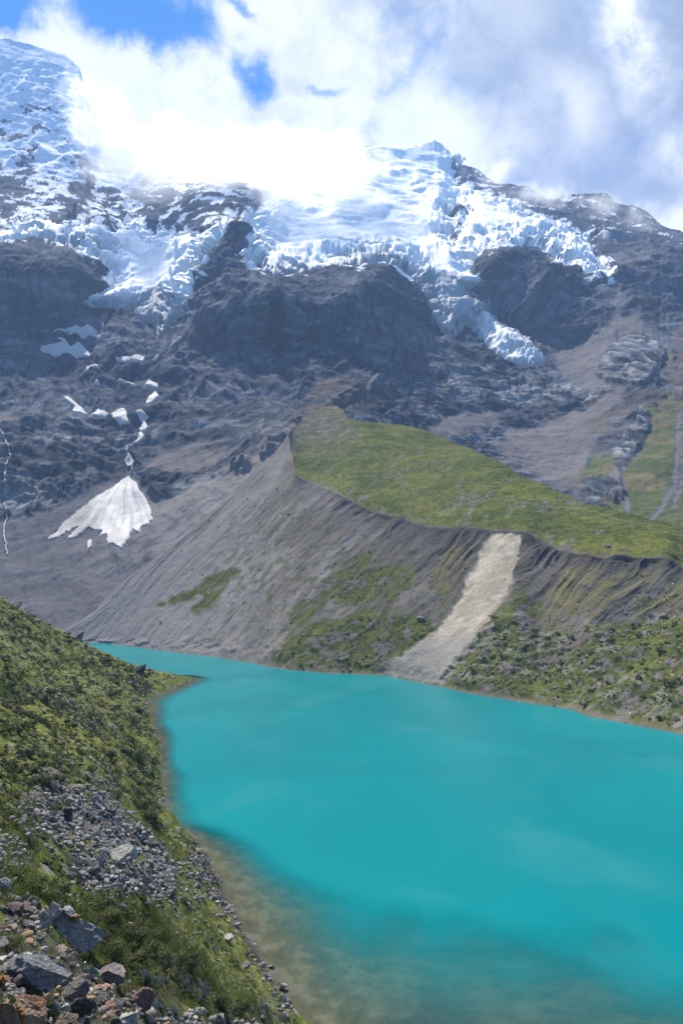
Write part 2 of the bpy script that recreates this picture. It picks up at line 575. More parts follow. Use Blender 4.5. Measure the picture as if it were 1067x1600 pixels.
# regions of the mountain ------------------------------------------------
SCREE_BIG = [(-330, 1040), (-330, 830), (-60, 800), (0, 812), (30, 805), (62, 806), (100, 790), (130, 775), (165, 752), (190, 738), (205, 740), (222, 765), (250, 778), (285, 772), (300, 755),
             (330, 738), (350, 735), (390, 712), (430, 690), (460, 672), (480, 700), (480, 1040)]
SCREE_SM = [[(218, 708), (260, 700), (320, 690), (350, 700), (340, 720), (300, 738), (262, 735), (232, 728)],
            [(-60, 640), (0, 640), (30, 652), (25, 664), (-60, 668)],
            [(855, 545), (905, 540), (950, 520), (975, 505), (935, 560), (925, 590), (960, 600), (985, 605), (960, 640), (935, 660), (930, 690), (905, 720), (930, 745), (905, 765), (880, 760), (800, 720), (770, 700), (830, 668), (880, 655), (930, 625), (910, 600), (880, 590)],
            [(990, 490), (960, 455), (968, 440), (985, 480), (1020, 520), (1045, 545), (1048, 565), (1038, 560), (1030, 542), (1000, 520), (940, 520), (960, 498)],
            [(770, 690), (800, 675), (850, 668), (870, 690), (905, 715), (930, 748), (900, 770), (840, 740), (790, 715)],
            [(640, 680), (700, 650), (760, 640), (790, 650), (760, 668), (700, 690)]]
TAN = [[(985, 600), (1030, 590), (1080, 570), (1180, 600), (1180, 660), (1080, 640), (1040, 620), (1000, 632), (960, 660), (930, 690), (925, 660), (950, 630)],
       [(1050, 520), (1100, 480), (1180, 520), (1180, 600), (1090, 590), (1052, 570)], [(470, 650), (500, 600), (560, 590), (580, 620), (530, 640), (490, 660)]]
GRASS_M = [[(1000, 634), (1030, 622), (1075, 618), (1300, 640), (1300, 960), (1010, 860), (985, 788), (974, 765), (972, 740), (990, 712), (1004, 690), (1012, 662)],
           [(904, 752), (915, 728), (930, 708), (955, 710), (962, 742), (950, 750), (925, 744)], [(950, 790), (940, 760), (985, 775), (1030, 860), (960, 850)]]
CHANNEL = [[(1064, 640), (1058, 690), (1060, 720), (1052, 760), (1032, 790), (1015, 815)], [(1078, 690), (1066, 740), (1050, 790)], [(962, 735), (970, 765), (980, 800)]]
SLAB = [[(932, 580), (940, 556), (962, 530), (1000, 524), (1034, 540), (1036, 562), (1014, 596), (990, 602), (970, 590), (952, 600)],
        [(958, 704), (972, 684), (990, 662), (1004, 640), (1016, 655), (1006, 690), (990, 712), (976, 738), (966, 722)],
        [(908, 756), (925, 746), (950, 744), (966, 752), (978, 772), (960, 778), (936, 770)],
        [(905, 630), (930, 615), (955, 600), (965, 606), (940, 622), (915, 642)]]
LUMPS = [(-100, 640), (0, 655), (60, 650), (120, 640), (180, 660), (240, 690), (300, 680), (360, 690), (300, 770), (230, 775), (190, 740), (120, 770), (60, 810), (-100, 810)]
LUMPS2 = [(560, 640), (600, 600), (700, 560), (770, 570), (850, 570), (900, 600), (920, 640), (890, 690), (880, 760), (760, 720), (680, 680)]
BAND = [(480, 665), (520, 625), (580, 600), (640, 588), (640, 596), (585, 610), (530, 634), (440, 700), (380, 735), (330, 745), (380, 720), (430, 690)]

pxn = 5.0 * fbm(np.stack([MPX / 22, MPY / 22, 0 * MPX], -1), 4)       # ragged borders, pixels


def reg(poly, soft=5.0, rag=1.0):
    x0, y0 = np.min(poly, 0) - 60
    x1, y1 = np.max(poly, 0) + 60
    m = np.zeros(MPX.shape)
    w = (MPX > x0) & (MPX < x1) & (MPY > y0) & (MPY < y1)
    m[w] = sst(poly_sd(MPX[w], MPY[w], poly) + rag * pxn[w], -soft, soft)
    return m


r_scree = reg(SCREE_BIG, 6)
r_sm = np.maximum.reduce([reg(p, 8, 1.5) for p in SCREE_SM])
r_tan = np.maximum.reduce([reg(p, 18, 3) for p in TAN])
r_grass = np.maximum.reduce([reg(p, 9, 2.0) for p in GRASS_M])
r_chan = np.maximum.reduce([sst(6.0 + 0.8 * pxn - line_d(MPX, MPY, c), -2, 4) for c in CHANNEL])
r_slab = np.maximum.reduce([reg(p, 4, 1.3) for p in SLAB])
r_lump = np.maximum(reg(LUMPS, 10), reg(LUMPS2, 14))
r_band = reg(BAND, 4, 0.8)
soft = np.clip(np.maximum.reduce([r_scree, r_sm * 0.9, r_grass * 0.9, r_chan, r_tan * 0.5]), 0, 1) * (1 - r_slab)
rough = 1 - 0.93 * soft
glm = sst(sdG, -3, 8)

q = MB
warp3 = np.stack([fbm(q / 160 + 5, 3), fbm(q / 160 + 25, 3), fbm(q / 160 + 55, 3)], -1) * 40
qw = q + warp3
across = qw[..., 0] * 0.96 + qw[..., 1] * 0.25
steep = np.stack([across / 95, qw[..., 1] / 320, qw[..., 2] / 330], -1)
gul = ridged(steep, 6, 0.55) - 1.0
iso = fbm(qw / 120, 8, 0.55)
mid = ridged(q / 42 + 9, 5, 0.55) - 1.0
stra = (qw[..., 2] + 0.30 * qw[..., 0] - 0.15 * qw[..., 1]) / 26
stra = np.abs((stra % 1.0) - 0.35) * 2
bil = np.abs(perlin(np.stack([q[..., 0] / 62, q[..., 1] / 70, q[..., 2] / 34], -1) + 2)) + 0.45 * np.abs(perlin(np.stack([q[..., 0] / 25, q[..., 1] / 27, q[..., 2] / 14], -1) + 7)) + 0.22 * np.abs(perlin(q / 9 + 3))
farK = sst(MB[..., 1], 600, 1100)
calm = 0.30 + 0.70 * sst(fbm(q / 230 + 70, 3), -0.15, 0.3)
disp = rough * ((5 + 9 * farK) * gul * calm + (5 + 4 * farK) * iso * calm + (2.0 + 1.2 * farK) * mid * (0.25 + 0.6 * calm) + 1.8 * stra + 1.2 * (ridged(np.stack([across / 16, q[..., 1] / 30, q[..., 2] / 34], -1) + 31, 5, 0.6) - 0.9) + 0.8 * fbm(q / 8 + 31, 4, 0.65))
disp = disp * (1 - 0.55 * r_lump) + r_lump * (8 * bil - 2.5 + 2.5 * (ridged(np.stack([across / 34, q[..., 1] / 34, (q[..., 2] + 0.3 * across) / 14], -1) + 3, 5, 0.6) - 0.8)) * rough
slabn = ridged(np.stack([(q[..., 0] + 0.7 * q[..., 2]) / 14, (q[..., 1]) / 60, (q[..., 2] - 0.5 * q[..., 0]) / 80], -1), 4) - 0.8
disp *= 1 - 0.6 * r_slab
disp += r_slab * (3.5 * slabn + 3)
disp += r_band * (5 * ridged(q / 18, 3))
# scree: fine runnels down the fall line
run = ridged(np.stack([(q[..., 0] * 0.9 + q[..., 1] * 0.35) / 12, q[..., 1] / 90, q[..., 2] / 60], -1), 4) - 0.9
disp += soft * (0.9 * run + 0.9 * fbm(q / 14, 5, 0.6) + 3.5 * fbm(q / 80 + 4, 3))
disp -= r_chan * 0.3
edge = 1 - sst(np.abs(MT - 1), 0.0, 0.05) * 1.0
disp *= (1 - 0.6 * edge)
snowface = sst(400 - MPX + pxn * 2, -20, 40) * sst(352 - MPY, -5, 20)
disp *= 1 - 0.45 * snowface
disp = disp * (1 - 0.80 * glm) - 9 * glm
MV = MB + MN * disp[..., None]
MVN = gnormals(MV)
MVN *= np.sign((MVN * MN).sum(-1, keepdims=True))

# colour ------------------------------------------------------------------
n1 = fbm(q / 60 + 11, 5)
n2 = fbm(np.stack([q[..., 0] / 140, q[..., 1] / 140, q[..., 2] / 30], -1) + 40, 5)
rockc = lerp((0.040, 0.045, 0.056), (0.098, 0.102, 0.114), sst(n1 * 0.7 + n2 * 0.8, -0.6, 0.8))
rockc = lerp(rockc, (0.095, 0.08, 0.074), sst(fbm(q / 110 + 80, 4) + sst(620 - MPY, 0, -200) * 0.25, 0.15, 0.5) * 0.25)
vein = ridged(np.stack([(q[..., 0] + 0.5 * q[..., 2]) / 60, q[..., 1] / 80, (q[..., 2] - 0.3 * q[..., 0]) / 22], -1) + 14, 5, 0.6)
rockc = lerp(rockc, (0.16, 0.165, 0.172), sst(vein, 1.25, 1.7) * 0.55)
rockc = lerp(rockc, (0.19, 0.187, 0.18), r_lump * sst(n2 + n1 * 0.5, -0.15, 0.6) * 0.75)
rockc = lerp(rockc, (0.22, 0.215, 0.21), r_slab * sst(slabn, -0.3, 0.5))
rockc = lerp(rockc, (0.18, 0.175, 0.165), r_band * 0.7)
wet = sst(fbm(np.stack([across / 9, q[..., 1] / 60, q[..., 2] / 110], -1) + 91, 5, 0.6), 0.05, 0.4)
bands = sst(np.sin((qw[..., 2] + 0.32 * qw[..., 0] + 14 * n1) / 4.6) + 1.2 * n2, 0.2, 1.2)
rockc = rockc * (1 - 0.38 * wet + 0.40 * bands * (1 - wet))[..., None]
crk = sst(ridged(np.stack([across / 13, q[..., 1] / 60, q[..., 2] / 75], -1) + 44, 5, 0.62), 1.25, 1.75)
rockc = rockc * (1 - 0.45 * crk)[..., None]
scr = lerp((0.098, 0.093, 0.096), (0.168, 0.155, 0.148), sst(MPX + 40 * n1, 90, 330))
scr = lerp(scr, (0.142, 0.126, 0.119), r_sm)
scr = lerp(scr, scr * 0.72, sst(run, 0.0, 0.6) * 0.5)
c = lerp(rockc, scr, np.maximum(r_scree, r_sm * 0.9) * (1 - r_slab))
c = lerp(c, (0.125, 0.095, 0.066), r_tan * (1 - r_slab) * sst(n1, -0.6, 0.3) * 0.75)
gcol = lerp((0.085, 0.098, 0.035), (0.15, 0.125, 0.062), sst(fbm(q / 30 + 3, 5) + (700 - MPY) / 260, -0.2, 0.5))
c = lerp(c, gcol, r_grass * (1 - r_slab) * (1 - r_chan * 0.9))
c = lerp(c, (0.15, 0.138, 0.13), r_chan * 0.9)
# snow lying on the high faces
th = np.interp(MPY, [60, 120, 180, 250, 275, 300, 345], [1.2, 0.66, 0.42, 0.34, 0.16, -0.06, -0.16])
rk = fbm(np.stack([(q[..., 0] - 0.55 * q[..., 2]) / 48, q[..., 1] / 70, (q[..., 2] + 0.5 * q[..., 0]) / 30], -1) + 60, 7, 0.66)
streak = ridged(np.stack([(q[..., 0] + 0.3 * q[..., 2]) / 80, 0 * q[..., 0], q[..., 2] / 420], -1) + 8, 3)
sn = sst(th - rk * 0.9 + 0.3 * (streak - 1.0) * sst(MPY, 250, 290), -0.035, 0.035) * sst(400 - MPX + pxn * 3, -10, 25) * sst(350 - MPY, -2, 3)
fleck = sst(rk + 0.5 * (MVN[..., 2] - 0.6), 0.58, 0.62) * sst(MPX, 690, 720) * sst(385 - MPY, 0, 25)
sn = np.maximum(sn, fleck)
sn = np.maximum(sn, sst(sdG + 16 * rk + 5 * pxn / 5, 0, 3) * (MPY < 440))
c = lerp(c, (0.80, 0.82, 0.85), sn)
mo = mk_mesh('mountain', MV, grid_faces(*MPX.shape), M_MOUNT, True, {'Col': c})
tag(mo, 'grey rock headwall with scree apron and snowy upper faces below the cloud', 'mountain', kind='structure')


def msurf(G, px, py):
    """sample a mountain grid at photo pixels"""
    a = np.interp(px, mpx, yb)
    b = np.interp(px, mpx, yt)
    t = (py - a) / (b - a)
    j = np.interp(t, mt_t, np.arange(len(mt_t)))
    i = np.interp(px, mpx, np.arange(len(mpx)))
    i0 = np.clip(i.astype(int), 0, len(mpx) - 2)
    j0 = np.clip(j.astype(int), 0, len(mt_t) - 2)
    fi, fj = (i - i0)[..., None], (j - j0)[..., None]
    return (G[j0, i0] * (1 - fi) + G[j0, i0 + 1] * fi) * (1 - fj) + (G[j0 + 1, i0] * (1 - fi) + G[j0 + 1, i0 + 1] * fi) * fj


# ------------------------------------------------------------------ glaciers and snow
def ice_material(name, dirty, clean=(0.88, 0.885, 0.88)):
    m, g = material(name)
    at = g.n('ShaderNodeAttribute', attribute_name='dirt')
    geo = g.n('ShaderNodeNewGeometry')
    n1 = g.noise(geo.outputs['Position'], 0.05, 6, 0.65, 0.6)
    n2 = g.noise(geo.outputs['Position'], 0.35, 5, 0.7)
    d = g.add(at.outputs['Fac'], g.mul(g.m('SUBTRACT', n1, 0.5), 0.5), g.mul(g.m('SUBTRACT', n2, 0.5), 0.5))
    d = g.ss(d, 0.12, 0.95)
    col = g.mix(d, clean, dirty)
    finish(g, col, 0.75, g.add(n1, g.mul(n2, 0.5)), 0.5, 2.5, 0.2)
    return m


M_ICE = ice_material('glacier_ice', (0.33, 0.34, 0.35))
M_SNOW = ice_material('old_snow', (0.26, 0.24, 0.215), (0.50, 0.475, 0.44))


def ice_sheet(name, poly, holes, label, cat, dirtf, thick=14.0, step=1.25, seed=0.0, amp=1.0):
    pl = np.array(poly, float)
    xs = np.arange(pl[:, 0].min() - 8, pl[:, 0].max() + 8, step)
    ys = np.arange(pl[:, 1].min() - 8, pl[:, 1].max() + 8, step)
    GX, GY = np.meshgrid(xs, ys)
    sd = poly_sd(GX, GY, pl)
    for h in holes:
        sd = np.minimum(sd, -poly_sd(GX, GY, h))
    sd = sd + 5.5 * fbm(np.stack([GX / 15, GY / 11, 0 * GX + seed], -1), 5, 0.62)
    B = msurf(MB, GX, GY)
    N = msurf(MN, GX, GY)
    N /= np.linalg.norm(N, axis=-1, keepdims=True)
    sd = sd - 16 * sst(fbm(np.stack([B[..., 0] / 26, B[..., 1] / 40, B[..., 2] / 20], -1) + seed + 51, 5, 0.62), 0.08, 0.40) * sst(34 - sd, 0, 26) * sst(GY, 290, 350)
    w = np.stack([fbm(B / 90 + seed, 3), fbm(B / 90 + seed + 9, 3), fbm(B / 90 + seed + 19, 3)], -1) * 30
    Q = B + w
    # crevassed steps across the fall line, rounded snow in between
    stepf = ridged(np.stack([Q[..., 0] / 120, Q[..., 1] / 60, Q[..., 2] / 34], -1) + seed, 5, 0.55) - 0.9
    serac = ridged(Q / 22 + seed + 4, 4, 0.6) - 0.9
    roll = fbm(Q / 70 + seed, 4)
    up = sst(roll + 0.25 * fbm(B / 200 + seed, 2), -0.1, 0.25)
    dirt = dirtf(GX, GY)
    fallm = np.clip(sst(fbm(B / 120 + seed + 2, 3), -0.05, 0.3) + dirt, 0, 1)
    ph = (Q[..., 2] * 0.9 + 0.25 * Q[..., 0] * math.sin(seed) + 26 * fbm(B / 75 + seed + 33, 4)) / 38
    saw = ph - np.floor(ph)
    terr = np.where(saw < 0.75, saw / 0.75, (1 - saw) / 0.25)
    big = fbm(B / 170 + seed + 6, 3)
    d = amp * ((16 * big + 5 * roll) * (1 - 0.6 * dirt) + (0.15 + 0.85 * fallm) * (4.2 * (terr - 0.5)) - 1.8 * stepf * fallm ** 1.5 + 1.3 * serac * np.clip(dirt + 0.3 * fallm ** 2, 0, 1) + 1.0 * dirt * (ridged(Q / 10 + seed, 4, 0.6) - 0.8) + 0.5 * fbm(B / 12, 3))
    prof = sst(sd, -2.0, 7.0)
    h = lerp(-20.0, 1.5 + (thick - 1.5) * sst(sd, 4, 30), prof) - 9 * sst(serac, 0.25, 0.6) * sst(dirt, 0.3, 0.8) * sst(14 - sd, 0, 12)
    VV = B + N * (h + d * sst(sd, 0, 8) * 0.8)[..., None]
    dd = dirt + 0.30 * sst(stepf, 0.2, 0.7) * fallm + 0.16 * sst(saw, 0.74, 0.8) * fallm  # also greyer in the crevasse hollows and on the terrace fronts
    f = grid_faces(*GX.shape, keep=sd > -2.5)
    v, f, at = prune(VV.reshape(-1, 3), f, {'dirt': dd})
    o = mk_mesh(name, v, f, M_ICE, True, at)
    return tag(o, label, cat)


def dirt_left(px, py):
    return 0.95 * sst(py + 0.0 * px, 452, 478) + 0.5 * sst(px, 20, 60) * sst(8 - np.abs(py - 365 - (px - 80) * 0.25), -8, 8) * (px < 200)


def dirt_sun_mid(px, py):
    a = sst(py - np.interp(px, [380, 520, 580, 640, 690, 760], [410, 396, 385, 408, 432, 440]), -4, 22) * (px < 735)
    tongue = sst(py, 425, 450) * (px > 640)
    d = np.maximum(a, tongue) * 0.85
    lit_paint = poly_sd(px, py, [(742, 500), (775, 492), (800, 505), (860, 565), (800, 575), (755, 545)])  # sunlit end of the tongue, its brightness painted into the ice colour
    return d * (1 - 0.42 * sst(lit_paint, -6, 10)) + 0.15 * sst(py, 400, 425) * (px > 860)


ice_sheet('glacier', GLAC_L, [], 'white hanging glacier at the left with a broken grey tongue beside the dark rock tower', 'glacier', dirt_left, 14, 1.3, 3.0)
ice_sheet('glacier', GLAC_C, HOLES, 'broad glacier on the main summit with a long grey icefall tongue', 'glacier', dirt_sun_mid, 16, 1.3, 11.0)

PATCH = [
    ([(78, 525), (100, 515), (118, 504), (126, 508), (138, 504), (148, 511), (166, 518), (155, 526), (140, 522), (130, 526), (118, 520), (104, 525), (110, 518)], 'ragged white snow patch under the left glacier tongue, topmost of the patches'),
    ([(59, 556), (90, 541), (98, 538), (88, 533), (103, 532), (111, 538), (123, 531), (131, 538), (149, 559), (125, 554), (104, 550), (85, 555)], 'wide wing-shaped snow patch on the grey ledge, second below the left glacier'),
    ([(122, 583), (136, 576), (133, 568), (150, 576), (163, 589), (146, 584), (134, 581)], 'small dart-shaped snow patch below the wide wing-shaped patch'),
    ([(179, 563), (192, 559), (203, 562), (217, 558), (229, 560), (224, 569), (206, 567), (193, 569)], 'thin notched snow strip on the ledge right of the wing-shaped patch'),
    ([(237, 567), (247, 560), (253, 558), (250, 563), (240, 569)], 'tiny slanting snow patch just right of the thin notched strip'),
    ([(184, 592), (195, 589), (214, 593), (212, 598), (190, 598)], 'flat broken snow strip below the notched strip'),
    ([(223, 598), (233, 590), (249, 597), (246, 604), (235, 601)], 'tan snow wedge right of the flat broken strip'),
    ([(148, 602), (155, 599), (159, 604), (149, 605)], 'tiniest snow speck on the rock left of the flat broken strip'),
    ([(97, 619), (106, 616), (120, 627), (141, 646), (133, 648), (111, 642), (116, 632)], 'long curved snow patch with a grey tail on the lower rock steps'),
    ([(140, 644), (155, 637), (173, 651), (165, 654), (146, 651)], 'dull grey snow hump joined to the end of the curved patch'),
    ([(173, 650), (195, 641), (202, 652), (203, 663), (208, 669), (190, 668), (180, 662)], 'square pale snow patch beside the dull grey hump'),
    ([(229, 629), (233, 622), (243, 614), (251, 620), (248, 627), (238, 633), (228, 639)], 'upright leaf-shaped snow patch, highest in the gully above the snow cone'),
    ([(213, 652), (225, 648), (235, 654), (228, 658), (233, 667), (228, 673), (219, 673), (216, 668), (222, 661)], 'knobbly snow patch in the gully below the leaf-shaped patch'),
    ([(222, 674), (229, 687), (218, 695), (208, 699), (216, 686)], 'narrow snow neck in the gully below the knobbly patch'),
    ([(193, 718), (203, 710), (211, 720), (208, 730), (198, 727)], 'last snow plug in the gully just above the big cone tip'),
    ([(200, 741), (215, 755), (232, 785), (242, 815), (236, 823), (225, 826), (219, 836), (209, 830), (208, 846), (193, 862), (178, 856), (170, 856), (168, 838), (155, 843), (160, 832), (140, 825), (125, 838),
      (100, 848), (112, 834), (121, 824), (95, 840), (68, 852), (98, 820), (130, 795), (160, 770), (180, 754)], 'big fan-shaped avalanche cone of old snow on the scree'),
    ([(137, 851), (145, 844), (147, 860), (138, 869)], 'small snow scrap on the scree below the avalanche cone'),
    ([(261, 550), (275, 538), (289, 529), (287, 535), (265, 550)], 'thin slanting snow streak at the left foot of the rock tower'),
    ([(855, 422), (864, 419), (872, 416), (869, 423), (858, 426)], 'small lone snow strip on the dark cliff under the right ice lobe'),
    ([(931, 367), (944, 360), (964, 356), (962, 363), (948, 370), (940, 367)], 'snow scrap on the dark ridge right of the ice lobe'),
]


def snow_patch(poly, label, seed):
    pl = np.array(poly, float)
    big = np.ptp(pl[:, 0]) > 100
    step = 0.9 if big else 0.6
    xs = np.arange(pl[:, 0].min() - 3, pl[:, 0].max() + 3, step)
    ys = np.arange(pl[:, 1].min() - 3, pl[:, 1].max() + 3, step)
    GX, GY = np.meshgrid(xs, ys)
    sd = poly_sd(GX, GY, pl) + (2.2 if big else 0.9) * fbm(np.stack([GX / 6, GY / 6, 0 * GX + seed], -1), 3)
    B = msurf(MV, GX, GY)
    N = msurf(MN, GX, GY)
    N /= np.linalg.norm(N, axis=-1, keepdims=True)
    # the snow fills hollows: smooth the ground under it
    for _ in range(3):
        Bp = np.pad(B, ((2, 2), (2, 2), (0, 0)), 'edge')
        B = sum(Bp[i:i + B.shape[0], j:j + B.shape[1]] for i in (0, 2, 4) for j in (0, 2, 4)) / 9
    rl = fbm(np.stack([B[..., 0] / 9, B[..., 1] / 30, B[..., 2] / 22], -1) + seed, 4)
    h = lerp(-2.0, 1.0 if big else 1.9, sst(sd, -0.8, 1.8)) + (0.7 * rl if big else 0.9 * fbm(B / 10 + seed, 3)) * sst(sd, 0, 4)
    VV = B + N * h[..., None]
    ap = (200, 742)
    ang = np.arctan2(GX - ap[0], GY - ap[1] + 8)
    dirt = (0.36 + 0.55 * fbm(np.stack([ang * 9, np.hypot(GX - ap[0], GY - ap[1]) / 60, 0 * GX + 3], -1), 4) + 0.4 * sst(170 - GX, -20, 60)) if big else 0.15 + 0.5 * fbm(B / 30 + seed, 3)
    f = grid_faces(*GX.shape, keep=sd > -0.8)
    v, f, at = prune(VV.reshape(-1, 3), f, {'dirt': dirt})
    o = mk_mesh('snow_patch', v, f, M_SNOW, True, at)
    tag(o, label, 'snow patch', 'old snow patches on the headwall')


for k, (pl, lb) in enumerate(PATCH):
    snow_patch(pl, lb, k * 3.7)

# white torrents on the cliffs, as tapering ribbons of water with thickness
M_FALL, g = material('white_water')
finish(g, (0.24, 0.25, 0.265), 0.5, None)


def torrent(pts, label, w=0.9):
    pts = np.array(pts, float)
    L = np.concatenate([[0], np.cumsum(np.hypot(*np.diff(pts, axis=0).T))])
    s = np.arange(0, L[-1], 0.8)
    x = np.interp(s, L, pts[:, 0]) + 1.6 * fbm(np.stack([s / 7, 0 * s, 0 * s + w * 9], -1), 4, 0.65)
    y = np.interp(s, L, pts[:, 1])
    B = msurf(MV, x, y)
    N = msurf(MN, x, y)
    ww = w * (0.7 + 0.9 * np.abs(fbm(np.stack([s / 5, 0 * s + 4, 0 * s], -1), 3)) * 2)
    side = np.cross(N, np.gradient(B, axis=0))
    side /= np.linalg.norm(side, axis=1, keepdims=True) + 1e-9
    ring = []
    for a in range(6):
        th_ = a / 6 * 2 * math.pi
        ring.append(B + side * (ww * math.cos(th_))[:, None] + N * (0.9 + ww * 0.8 * math.sin(th_))[:, None])
    ring.append(ring[0])
    Vv = np.stack(ring, 1)
    o = mk_mesh('waterfall', Vv, grid_faces(*Vv.shape[:2]), M_FALL, True)
    tag(o, label, 'waterfall', 'white torrents on the headwall')


torrent([(0, 672), (8, 685), (14, 700), (17, 712), (11, 722), (10, 745), (11, 770), (9, 792), (14, 803), (10, 820), (7, 836), (10, 850), (12, 866)], 'thin white waterfall zigzagging down the cliff at the left edge', 0.45)
torrent([(203, 700), (200, 710), (205, 728), (208, 736), (202, 745)], 'short white cascade feeding the tip of the avalanche cone', 0.5)

# ------------------------------------------------------------------ moraine
cpx = np.arange(90, 1420.1, 1.3)
SHORE = [(90, 1003), (145, 1004), (200, 1009), (260, 1017), (330, 1025), (400, 1036), (440, 1044), (500, 1050), (560, 1053), (600, 1055), (640, 1062), (680, 1070), (740, 1083),
         (800, 1093), (870, 1104), (900, 1109), (920, 1117), (980, 1129), (1067, 1146), (1150, 1166), (1270, 1197), (1420, 1242)]
CREST = [(90, 992), (145, 958), (180, 920), (250, 868), (330, 800), (400, 735), (440, 695), (450, 684), (456, 712), (464, 743), (490, 756), (540, 778), (560, 790), (575, 797), (620, 809),
         (680, 825), (720, 825), (770, 829), (820, 832), (850, 850), (880, 862), (920, 868), (940, 873), (960, 868), (1000, 872), (1040, 872), (1067, 888), (1150, 918), (1270, 958), (1420, 1010)]
CRESTD = [(90, 444), (145, 451), (180, 457), (250, 458), (330, 472), (400, 484), (440, 492), (450, 494), (456, 470), (464, 436), (490, 425), (560, 392), (680, 348), (820, 314), (940, 280), (1067, 266), (1270, 210), (1420, 190)]
RIDG = [(90, 991), (145, 957), (180, 919), (250, 867), (330, 799), (400, 734), (440, 694), (449, 680), (458, 668), (470, 656), (490, 643), (520, 633), (534, 640), (546, 655), (575, 658), (640, 666), (700, 689), (760, 712), (820, 744), (880, 772), (940, 792), (1000, 806),
        (1067, 823), (1150, 850), (1270, 885), (1420, 940)]
RIDGD = [(90, 445), (145, 452), (180, 458), (250, 459), (330, 473), (400, 485), (440, 494), (449, 500), (458, 540), (470, 580), (490, 620), (520, 640), (534, 600), (546, 548), (640, 535), (760, 448), (880, 372), (1000, 332), (1067, 324), (1270, 270), (1420, 250)]
TOE = [(90, 998), (300, 960), (440, 920), (560, 950), (680, 982), (760, 960), (800, 958), (850, 985), (920, 976), (980, 985), (1067, 962), (1270, 1040), (1420, 1090)]
TOEW = [(90, 0.0), (600, 0.0), (680, 1.0), (1420, 1.0)]
TOED = [(90, 440), (560, 300), (680, 293), (760, 280), (820, 272), (940, 253), (1067, 246), (1270, 190), (1420, 165)]
p_s, p_c, p_r, p_t = curve(cpx, SHORE), curve(cpx, CREST), curve(cpx, RIDG), curve(cpx, TOE)
d_c, d_r, d_t = curve(cpx, CRESTD), curve(cpx, RIDGD), curve(cpx, TOED)
tw = sst(cpx, 560, 700)
p_c0 = p_c
p_c = p_c + (2.2 * fbm(np.stack([cpx / 14, 0 * cpx, 0 * cpx], -1), 4)) * sst(cpx, 450, 480)
p_c = np.maximum(p_c, p_r + 0.6)
p_c0 = np.maximum(p_c0, p_r + 0.6)
u_s, v_s = ray(cpx, p_s)
d_s = -EYE[2] / v_s
K_shore = P(cpx, p_s, d_s)
K_crest = P(cpx, p_c, d_c)
K_ridge = P(cpx, p_r, d_r)
K_crest0 = P(cpx, p_c0, d_c)


def blur(a, sg):
    k = np.exp(-0.5 * (np.arange(-3 * sg, 3 * sg + 1) / sg) ** 2)
    return np.convolve(np.pad(a, 3 * sg, 'edge'), k / k.sum(), 'valid')


K_soft = np.stack([blur(K_crest[:, i], 30) for i in range(3)], -1)
K_toe = lerp(lerp(K_shore, K_soft, 0 * cpx + 0.45) - np.array([0, 0, 1.0]), P(cpx, p_t, d_t), tw)
rows, tt = [], []
out = K_shore - K_crest
out[:, 2] = 0
out /= np.linalg.norm(out, axis=1, keepdims=True)
for k in np.linspace(1, 0, 8, endpoint=False):
    r = K_shore + out * 14 * k
    r[:, 2] = -5.5 * k ** 1.2
    rows.append(r)
    tt.append(0 * cpx - k)
for k in np.linspace(0, 1, 120, endpoint=False):
    rows.append(lerp(K_shore, K_toe, 0 * cpx + k)); tt.append(0 * cpx + k)
for k in np.linspace(0, 1, 110, endpoint=False):
    rows.append(lerp(K_toe, lerp(K_soft, K_crest, 0 * cpx + k ** 4), 0 * cpx + k)); tt.append(1 + 0 * cpx + k)
for k in np.linspace(0, 1, 120, endpoint=False):
    r = lerp(K_crest0, K_ridge, 0 * cpx + k) + (K_crest - K_crest0) * (1 - k) ** 12
    r[:, 2] += 4.0 * math.sin(math.pi * k) * sst(cpx, 450, 520) * 0
    rows.append(r); tt.append(2 + 0 * cpx + k)
for k in np.linspace(0, 1, 24):
    r = K_ridge.copy()
    r[:, 1] += k * 150
    r[:, 0] += k * 150 * u_s * 0.6
    r[:, 2] -= 75 * k ** 1.5 + 4 * k
    rows.append(r); tt.append(3 + 0 * cpx + k)
R = np.stack(rows)
T = np.stack(tt)
RN = gnormals(R)
RN *= np.sign(RN[..., 2:3] + 1e-6)
RPX = np.broadcast_to(cpx, T.shape)
# where each row stands in the picture plane (for tracing regions)
_v = (R[..., 2] - EYE[2]) / R[..., 1]
RPY = CY - F * np.tan(np.arctan(_v) - PITCH)
alongc = R[..., 0] * 0.52 - R[..., 1] * 0.85
fall = R[..., 0] * 0.85 + R[..., 1] * 0.52
wv = fbm(R / 30 + 3, 3)
scarp = sst(T, 0.05, 0.3) * sst(2.02 - T, 0.0, 0.06)
scarp = scarp * lerp(np.ones_like(T), sst(T, 0.85, 1.1), np.broadcast_to(tw, T.shape))
gl = ridged(np.stack([(alongc + 5 * wv) / 7, fall / 130, R[..., 2] / 160], -1), 5, 0.6) - 0.9
gl2 = fbm(np.stack([alongc / 4.0, fall / 60, R[..., 2] / 40], -1), 4, 0.6)
bench = sst(T, 0.0, 0.12) * (1 - scarp) * sst(2.0 - T, 0.0, 0.1)
SLIDE = [(768, 829), (816, 831), (808, 870), (800, 905), (790, 930), (770, 955), (740, 1000), (712, 1035), (690, 1062), (682, 1071), (640, 1063), (588, 1056), (616, 1034), (644, 1012),
         (664, 1000), (700, 965), (722, 928), (728, 905), (745, 880), (757, 850)]
rag = 4 * fbm(np.stack([RPX / 14, RPY / 14, 0 * RPX + 5], -1), 4, 0.6)


def mreg(poly, soft=5.0, k=1.0):
    return sst(poly_sd(RPX, RPY, poly) + k * rag, -soft, soft) * (T <= 2.999)


